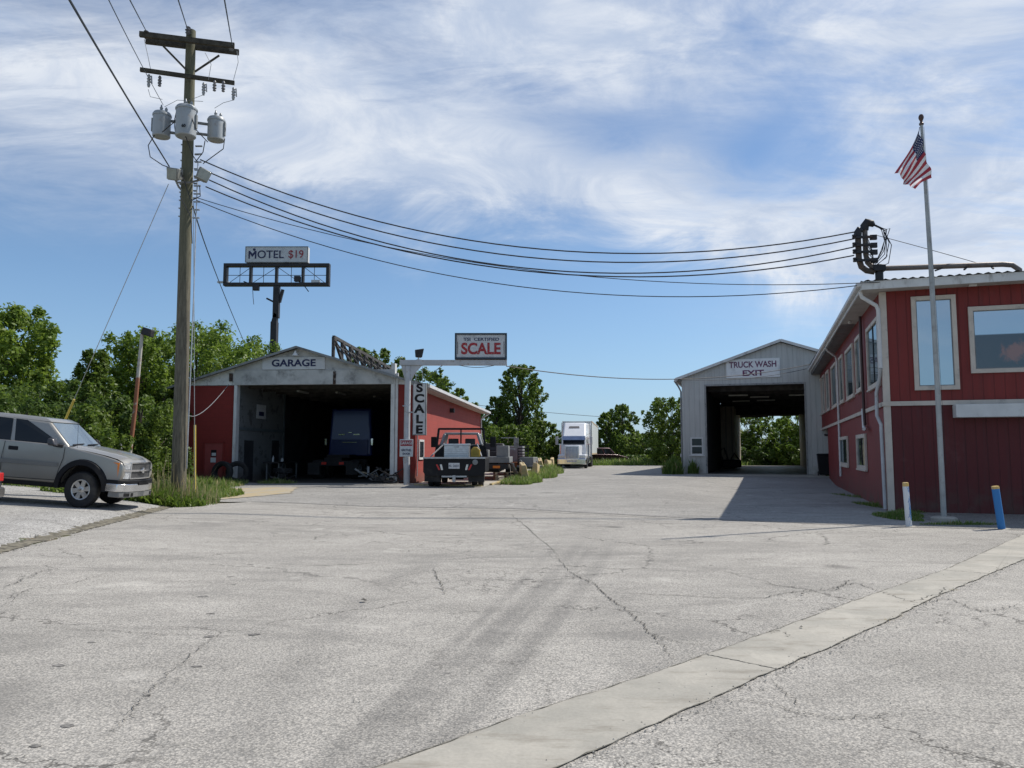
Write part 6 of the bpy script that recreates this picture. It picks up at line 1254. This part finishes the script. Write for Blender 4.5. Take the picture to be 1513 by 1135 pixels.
tag(kb.build('pad_kerb', YEL, bevel=.01), kind='structure')
# ---- white semi and trailer
ST_ = P(845, 690, 61.8); ang = -8.4
WP = carpaint('white_truck_paint', (.74, .75, .76), .0, .35)
se = thing('semi_truck', 'white long-nose semi truck with a chrome grille and bumper facing the camera', 'semi truck', (ST_.x, 61.8, gz(ST_.x, 61.8)), rad(ang-90))
# local x forward = towards camera ; y left
def hx_(b, t_, name, mat, bevel=.04, parent=se): mb = MB(); mb.hexa(b, t_); return mb.build(name, mat, parent, bevel=bevel, segs=3)
rect = lambda x0, x1, w0, w1, z0, z1: ([(x0, -w0, z0), (x1, -w1, z0), (x1, w1, z0), (x0, w0, z0)], [(x0, -w0, z1), (x1, -w1, z1), (x1, w1, z1), (x0, w0, z1)])
hx_(*rect(-2.2, -.1, .72, .60, .75, 1.85), 'hood', WP, .08)
b, t_ = rect(-2.3, -.05, 1.18, 1.12, .75, 1.12); hx_(b, t_, 'fender', WP, .10)
hx_([(-6.6, -1.18, .9), (-2.1, -1.05, .9), (-2.1, 1.05, .9), (-6.6, 1.18, .9)], [(-6.6, -1.18, 2.9), (-2.6, -.98, 2.62), (-2.6, .98, 2.62), (-6.6, 1.18, 2.9)], 'cab', WP, .06)
hx_([(-6.6, -1.18, 2.85), (-2.75, -1.0, 2.58), (-2.75, 1.0, 2.58), (-6.6, 1.18, 2.85)], [(-6.6, -1.12, 3.82), (-4.2, -.92, 3.80), (-4.2, .92, 3.80), (-6.6, 1.12, 3.82)], 'sleeper_roof', WP, .14)
mb = MB(); mb.onface([(-2.75, -1.0, 2.58), (-2.75, 1.0, 2.58), (-4.2, .92, 3.80), (-4.2, -.92, 3.80)], [(.24, .60), (.72, .60), (.70, .74), (.26, .74)], .02, .01); mb.build('roof_window', MT('grey_vent', (.16, .15, .14), .4), se)
wf = [(-2.1, -1.05, .9), (-2.1, 1.05, .9), (-2.6, .98, 2.62), (-2.6, -.98, 2.62)]
mb = MB(); mb.onface(wf, [(.06, .60), (.94, .60), (.94, .86), (.06, .86)], .012, .01); mb.build('windshield', GLASSD, se)
mb = MB(); mb.hexa([(-2.45, -.95, 2.38), (-2.02, -.93, 2.30), (-2.02, .93, 2.30), (-2.45, .95, 2.38)], [(-2.6, -.95, 2.66), (-2.25, -.93, 2.62), (-2.25, .93, 2.62), (-2.6, .95, 2.66)]); mb.build('sun_visor', MT('blue_chrome', (.25, .30, .42), .25, .9), se)
BLC = MT('chrome_grille', (.30, .33, .42), .22, .9, var=.3, scale=14)
mb = MB(); mb.box(-.12, -.03, -.52, .52, .80, 1.72); mb.build('grille', BLC, se, bevel=.05); 
mb = MB()
for k in range(9): mb.box(-.03, .0, -.5+.115*k, -.48+.115*k, .82, 1.68)
frame_bars_x(mb, -.55, .55, .76, 1.76, .05, -.1, .01); mb.build('grille_bars', CHROME, se)
hx_(*rect(-.35, .18, 1.20, 1.14, .32, .78), 'front_bumper', CHROME, .05)
mb = MB(); mb.box(.17, .19, -.4, .4, .50, .66); mb.build('licence_plate', MT('plate', (.5, .5, .5), .4, var=.5, scale=20), se)
for s_ in (-1, 1):
    mb = MB(); mb.box(-.10, -.02, s_*.86-.22, s_*.86+.22, .84, 1.04); mb.build('headlight', CLEARL, se, bevel=.02)
    mb = MB(); mb.box(.1, .17, s_*1.08-.05, s_*1.08+.05, .36, .72); mb.build('marker_lamp', AMBER, se)
    mb = MB(); mb.tube([(-2.9, s_*1.12, .8), (-2.9, s_*1.12, 2.0)], .14, 12); mb.build('air_cleaner', CHROME, se, smooth=True)
    mb = MB(); mb.tube([(-6.3, s_*1.25, .9), (-6.3, s_*1.25, 3.9)], .09, 12); mb.build('exhaust_stack', CHROME, se, smooth=True)
    mb = MB(); mb.box(-2.6, -2.5, s_*1.42-.12, s_*1.42+.12, 1.9, 2.6); mb.build('mirror', STEEL, se, bevel=.03); mb = MB(); mb.bar((-2.6, s_*1.0, 2.5), (-2.55, s_*1.42, 2.4), .03); mb.bar((-2.6, s_*1.0, 1.9), (-2.55, s_*1.42, 2.0), .03); mb.build('mirror_arm', CHROME, se)
    wheel(se, -1.1, s_*1.05, .50, .28, s_, CHROME, seg=24)
    for x in (-7.9, -9.2): wheel(se, x, s_*1.0, .50, .5, s_, CHROME, seg=20)
    mb = MB(); mb.tube([(-5.6, s_*.95, .62), (-3.2, s_*.95, .62)], .32, 18); mb.build('fuel_tank', CHROME, se, smooth=True)
    mb = MB(); mb.box(-3.8, -3.1, s_*1.13, s_*1.15, 1.9, 2.5) if s_ > 0 else mb.box(-3.8, -3.1, -1.15, -1.13, 1.9, 2.5); mb.build('side_window', GLASSD, se)
mb = MB(); mb.box(-9.8, -.2, -.4, .4, .55, .9); mb.build('chassis', BLACK, se)
stt = thing('semi_trailer', 'long white box trailer coupled behind the white semi truck', 'trailer', se.location, rad(ang-90))
mb = MB(); mb.box(-23.0, -7.0, -1.29, 1.29, 1.12, 4.05); mb.build('body', siding('trailer_panel', (.52, .56, .55), 1.2, vary=.05, dirt=(.3, .3, .28), darkline=.2, w=.02, bottom=False), stt, bevel=.02)
mb = MB(); 
for s_ in (-1, 1): a, b = sorted((s_*1.28, s_*1.305)); mb.box(-23, -7, a, b, 1.08, 1.22); mb.box(-23, -7, a, b, 3.95, 4.08)
mb.split('rail', PALEW, stt)
for x in (-20.3, -21.6):
    for s_ in (-1, 1): wheel(stt, x, s_*1.0, .50, .5, s_, STEEL, seg=20)
mb = MB(); mb.box(-13, -12.8, -1.0, -.85, .1, 1.1); mb.box(-13, -12.8, .85, 1.0, .1, 1.1); mb.box(-22.8, -7.5, -.5, .5, .95, 1.12); mb.box(-22.5, -19.5, -.7, .7, .55, .95); mb.build('landing_gear', DARKM, stt)
# ---- blue truck inside the garage
BLU = carpaint('deep_blue_paint', (.006, .022, .12), .1, .5); BLU2 = BLU
bt = thing('blue_truck', 'deep blue semi tractor parked deep in the dark garage bay, seen from behind', 'semi truck', (P(506, 700, 40.5).x, 40.5, .215), rad(85))
mb = MB(); mb.hexa([(1.2, -1.22, 1.15), (1.2, 1.22, 1.15), (4.5, 1.22, 1.15), (4.5, -1.22, 1.15)][::-1], [(1.35, -1.10, 3.75), (1.35, 1.10, 3.75), (4.3, 1.10, 3.75), (4.3, -1.10, 3.75)][::-1]); mb.build('sleeper', BLU, bt, bevel=.14, segs=4)
mb = MB(); mb.box(1.16, 1.20, -1.0, 1.0, 1.2, 2.05); mb.build('rear_panel', BLU, bt, bevel=.02)
mb = MB(); 
for y in (-.52, .30): mb.box(1.22, 1.25, y, y+.34, 2.30, 2.36)
mb.box(1.22, 1.25, -.1, .1, 2.42, 2.46); mb.box(1.13, 1.16, -.4, .4, 1.9, 1.92); mb.build('trim_strip', CHROME, bt)
mb = MB(); mb.box(-1.6, 4.5, -.45, .45, .75, 1.1); mb.box(-1.62, -1.5, -1.0, 1.0, .7, .95); mb.box(-.8, .4, -.6, .6, 1.1, 1.25); mb.build('chassis', BLACK, bt)
for s_ in (-1, 1):
    for x in (-.9, .4): wheel(bt, x, s_*.98, .5, .5, s_, STEEL, seg=24)
    mb = MB(); mb.box(-1.66, -1.63, s_*.98-.3, s_*.98+.3, .25, .85); mb.build('mud_flap', RUBBER, bt); mb = MB(); mb.box(1.0, 1.1, s_*1.27-.05, s_*1.27+.05, 1.75, 2.1); mb.build('side_fairing_lamp', CHROME, bt)
    mb = MB(); mb.box(-1.66, -1.62, s_*.45-.12, s_*.45+.12, .76, .88); mb.build('tail_light', REDLENS, bt)
# ---- tyres and scrap by the garage
GM = Matrix.LocRotScale(GO, Euler((0, 0, rad(-5))), None)
def gtyre(label, x, y, r, w, rot):
    o = thing('tyre', label, 'tyre', (0, 0, 0), 0, 'old truck tyres by the garage', rot); o.location = GM @ Vector((x, y, 0)); o.location.z = gz(o.location.x, o.location.y)+r*.97
    mb = MB(); N = 36; prof = [(r*.60, -w*.38), (r*.72, -w*.5), (r*.92, -w*.48), (r, -w*.32), (r, w*.32), (r*.92, w*.48), (r*.72, w*.5), (r*.60, w*.38), (r*.66, 0)]; n = len(prof); V = []
    for k in range(N):
        a = 2*math.pi*k/N; V += [(q*math.cos(a), h, q*math.sin(a)) for q, h in prof]
    mb.add(V, [(k*n+j, k*n+(j+1) % n, ((k+1) % N)*n+(j+1) % n, ((k+1) % N)*n+j) for k in range(N) for j in range(n)]); mb.build('tread', TYRE, o, smooth=True); return o
gtyre('large old truck tyre standing upright in front of the garage door jamb', 2.42, -.75, .50, .28, (rad(-6), 0, rad(-12)))
gtyre('second truck tyre leaning behind the large upright one', 2.98, -.45, .50, .28, (rad(8), 0, rad(18)))
gtyre('truck tyre lying flat inside the left of the garage bay', 4.0, 2.4, .48, .27, (rad(88), 0, 0))
def scrap(name, label, cat, x, y, boxes, mat, seed):
    o = thing(name, label, cat, (0, 0, 0), rad(-5)); o.location = GM @ Vector((x, y, .02)); rs = random.Random(seed); mb = MB()
    for _ in range(boxes):
        a = Vector((rs.uniform(-.6, .6), rs.uniform(-.4, .4), rs.uniform(.02, .35))); b = a+Vector((rs.uniform(-.7, .7), rs.uniform(-.4, .4), rs.uniform(-.1, .45))); mb.bar(a, b, rs.uniform(.03, .12), rs.uniform(.02, .08))
    for _ in range(3): c = Vector((rs.uniform(-.4, .4), rs.uniform(-.3, .3), rs.uniform(.1, .3))); mb.lathe([(.1, -.08), (.12, 0), (.1, .08)], c, 'y', 12)
    mb.build('pieces', mat, o); return o
scrap('scrap_heap', 'heap of scrap metal bars just inside the right side of the garage bay', 'scrap', 9.0, 1.0, 16, GREYP, 3)
scrap('scrap_heap', 'dark scrap lying on the ground at the right garage jamb', 'scrap', 9.9, -.5, 12, DARKM, 5)
scrap('scrap_heap', 'small dark engine parts inside the left of the garage bay', 'scrap', 4.6, 1.0, 12, DARKM, 8)
wb = thing('workbench', 'cluttered dark workbench along the left wall of the garage bay', 'workbench', GM @ Vector((3.1, 2.5, 0)), rad(-5))
mb = MB(); mb.box(-.1, .7, -.2, 2.6, .85, .92); mb.build('top', DARKM, wb); mb = MB()
for x, y in ((0, 0), (.6, 0), (0, 2.4), (.6, 2.4)): mb.box(x, x+.06, y, y+.06, 0, .85)
mb.split('leg', GREYP, wb)
for i, (x, y, h, r, l) in enumerate(((.3, .1, .22, .05, 'white bottle on the workbench'), (.15, .5, .30, .04, 'tall pale can on the workbench'), (.45, .9, .18, .07, 'short pale tub on the workbench'))):
    o = thing('bottle', l, 'bottle', GM @ Vector((3.1+x, 2.5+y, .92)), 0); mb = MB(); mb.lathe([(r, 0), (r, h*.7), (r*.4, h*.85), (r*.4, h)], (0, 0, 0), 'z', 12); mb.build('body', SIGNW, o, smooth=True)
o = thing('lumber', 'pale board leaning against the red wall by the gantry post', 'board', GM @ Vector((10.62, -.30, 0)), rad(-5)); mb = MB(); mb.bar((.1, 0, 0), (-.02, .24, 1.15), .08, .03); mb.build('plank', STEEL, o)
o = thing('lumber', 'dark board leaning behind the gantry post', 'board', GM @ Vector((10.80, -.25, 0)), rad(-5)); mb = MB(); mb.bar((0, 0, 0), (-.02, .2, 1.25), .05, .04); mb.build('plank', DARKM, o)
o = thing('timber', 'long pale timber lying inside the right of the garage bay', 'timber', GM @ Vector((8.2, 1.6, .1)), rad(-20)); mb = MB(); mb.bar((0, 0, .35), (1.8, -.6, .05), .09, .05); mb.build('plank', PALEW, o)
# litter on the lot
for i, (px, py, r, l) in enumerate(((537, 888, .035, 'dark dead leaf lying on the asphalt in the middle foreground'), (604, 815, .02, 'tiny dark stone on the asphalt beyond the leaf'), (1185, 878, .02, 'small dark pebble beside the crack near the concrete strip'), (1184, 927, .018, 'black pebble on the concrete strip'), (443, 975, .012, 'tiny dark chip on the asphalt in the foreground'))):
    p = G(px, py, .012); mb = MB(); rs = random.Random(i); V = [(p.x+r*rs.uniform(.5, 1.3)*math.cos(a), p.y+r*rs.uniform(.5, 1.3)*math.sin(a), p.z+rs.uniform(0, r*.6)) for a in [k*.9 for k in range(7)]]+[(p.x, p.y, p.z+r*.9)]
    mb.add(V, [(k, (k+1) % 7, 7) for k in range(7)]); o = mb.build('litter', CRK); tag(o, l, 'litter')
bpy.context.view_layer.update()
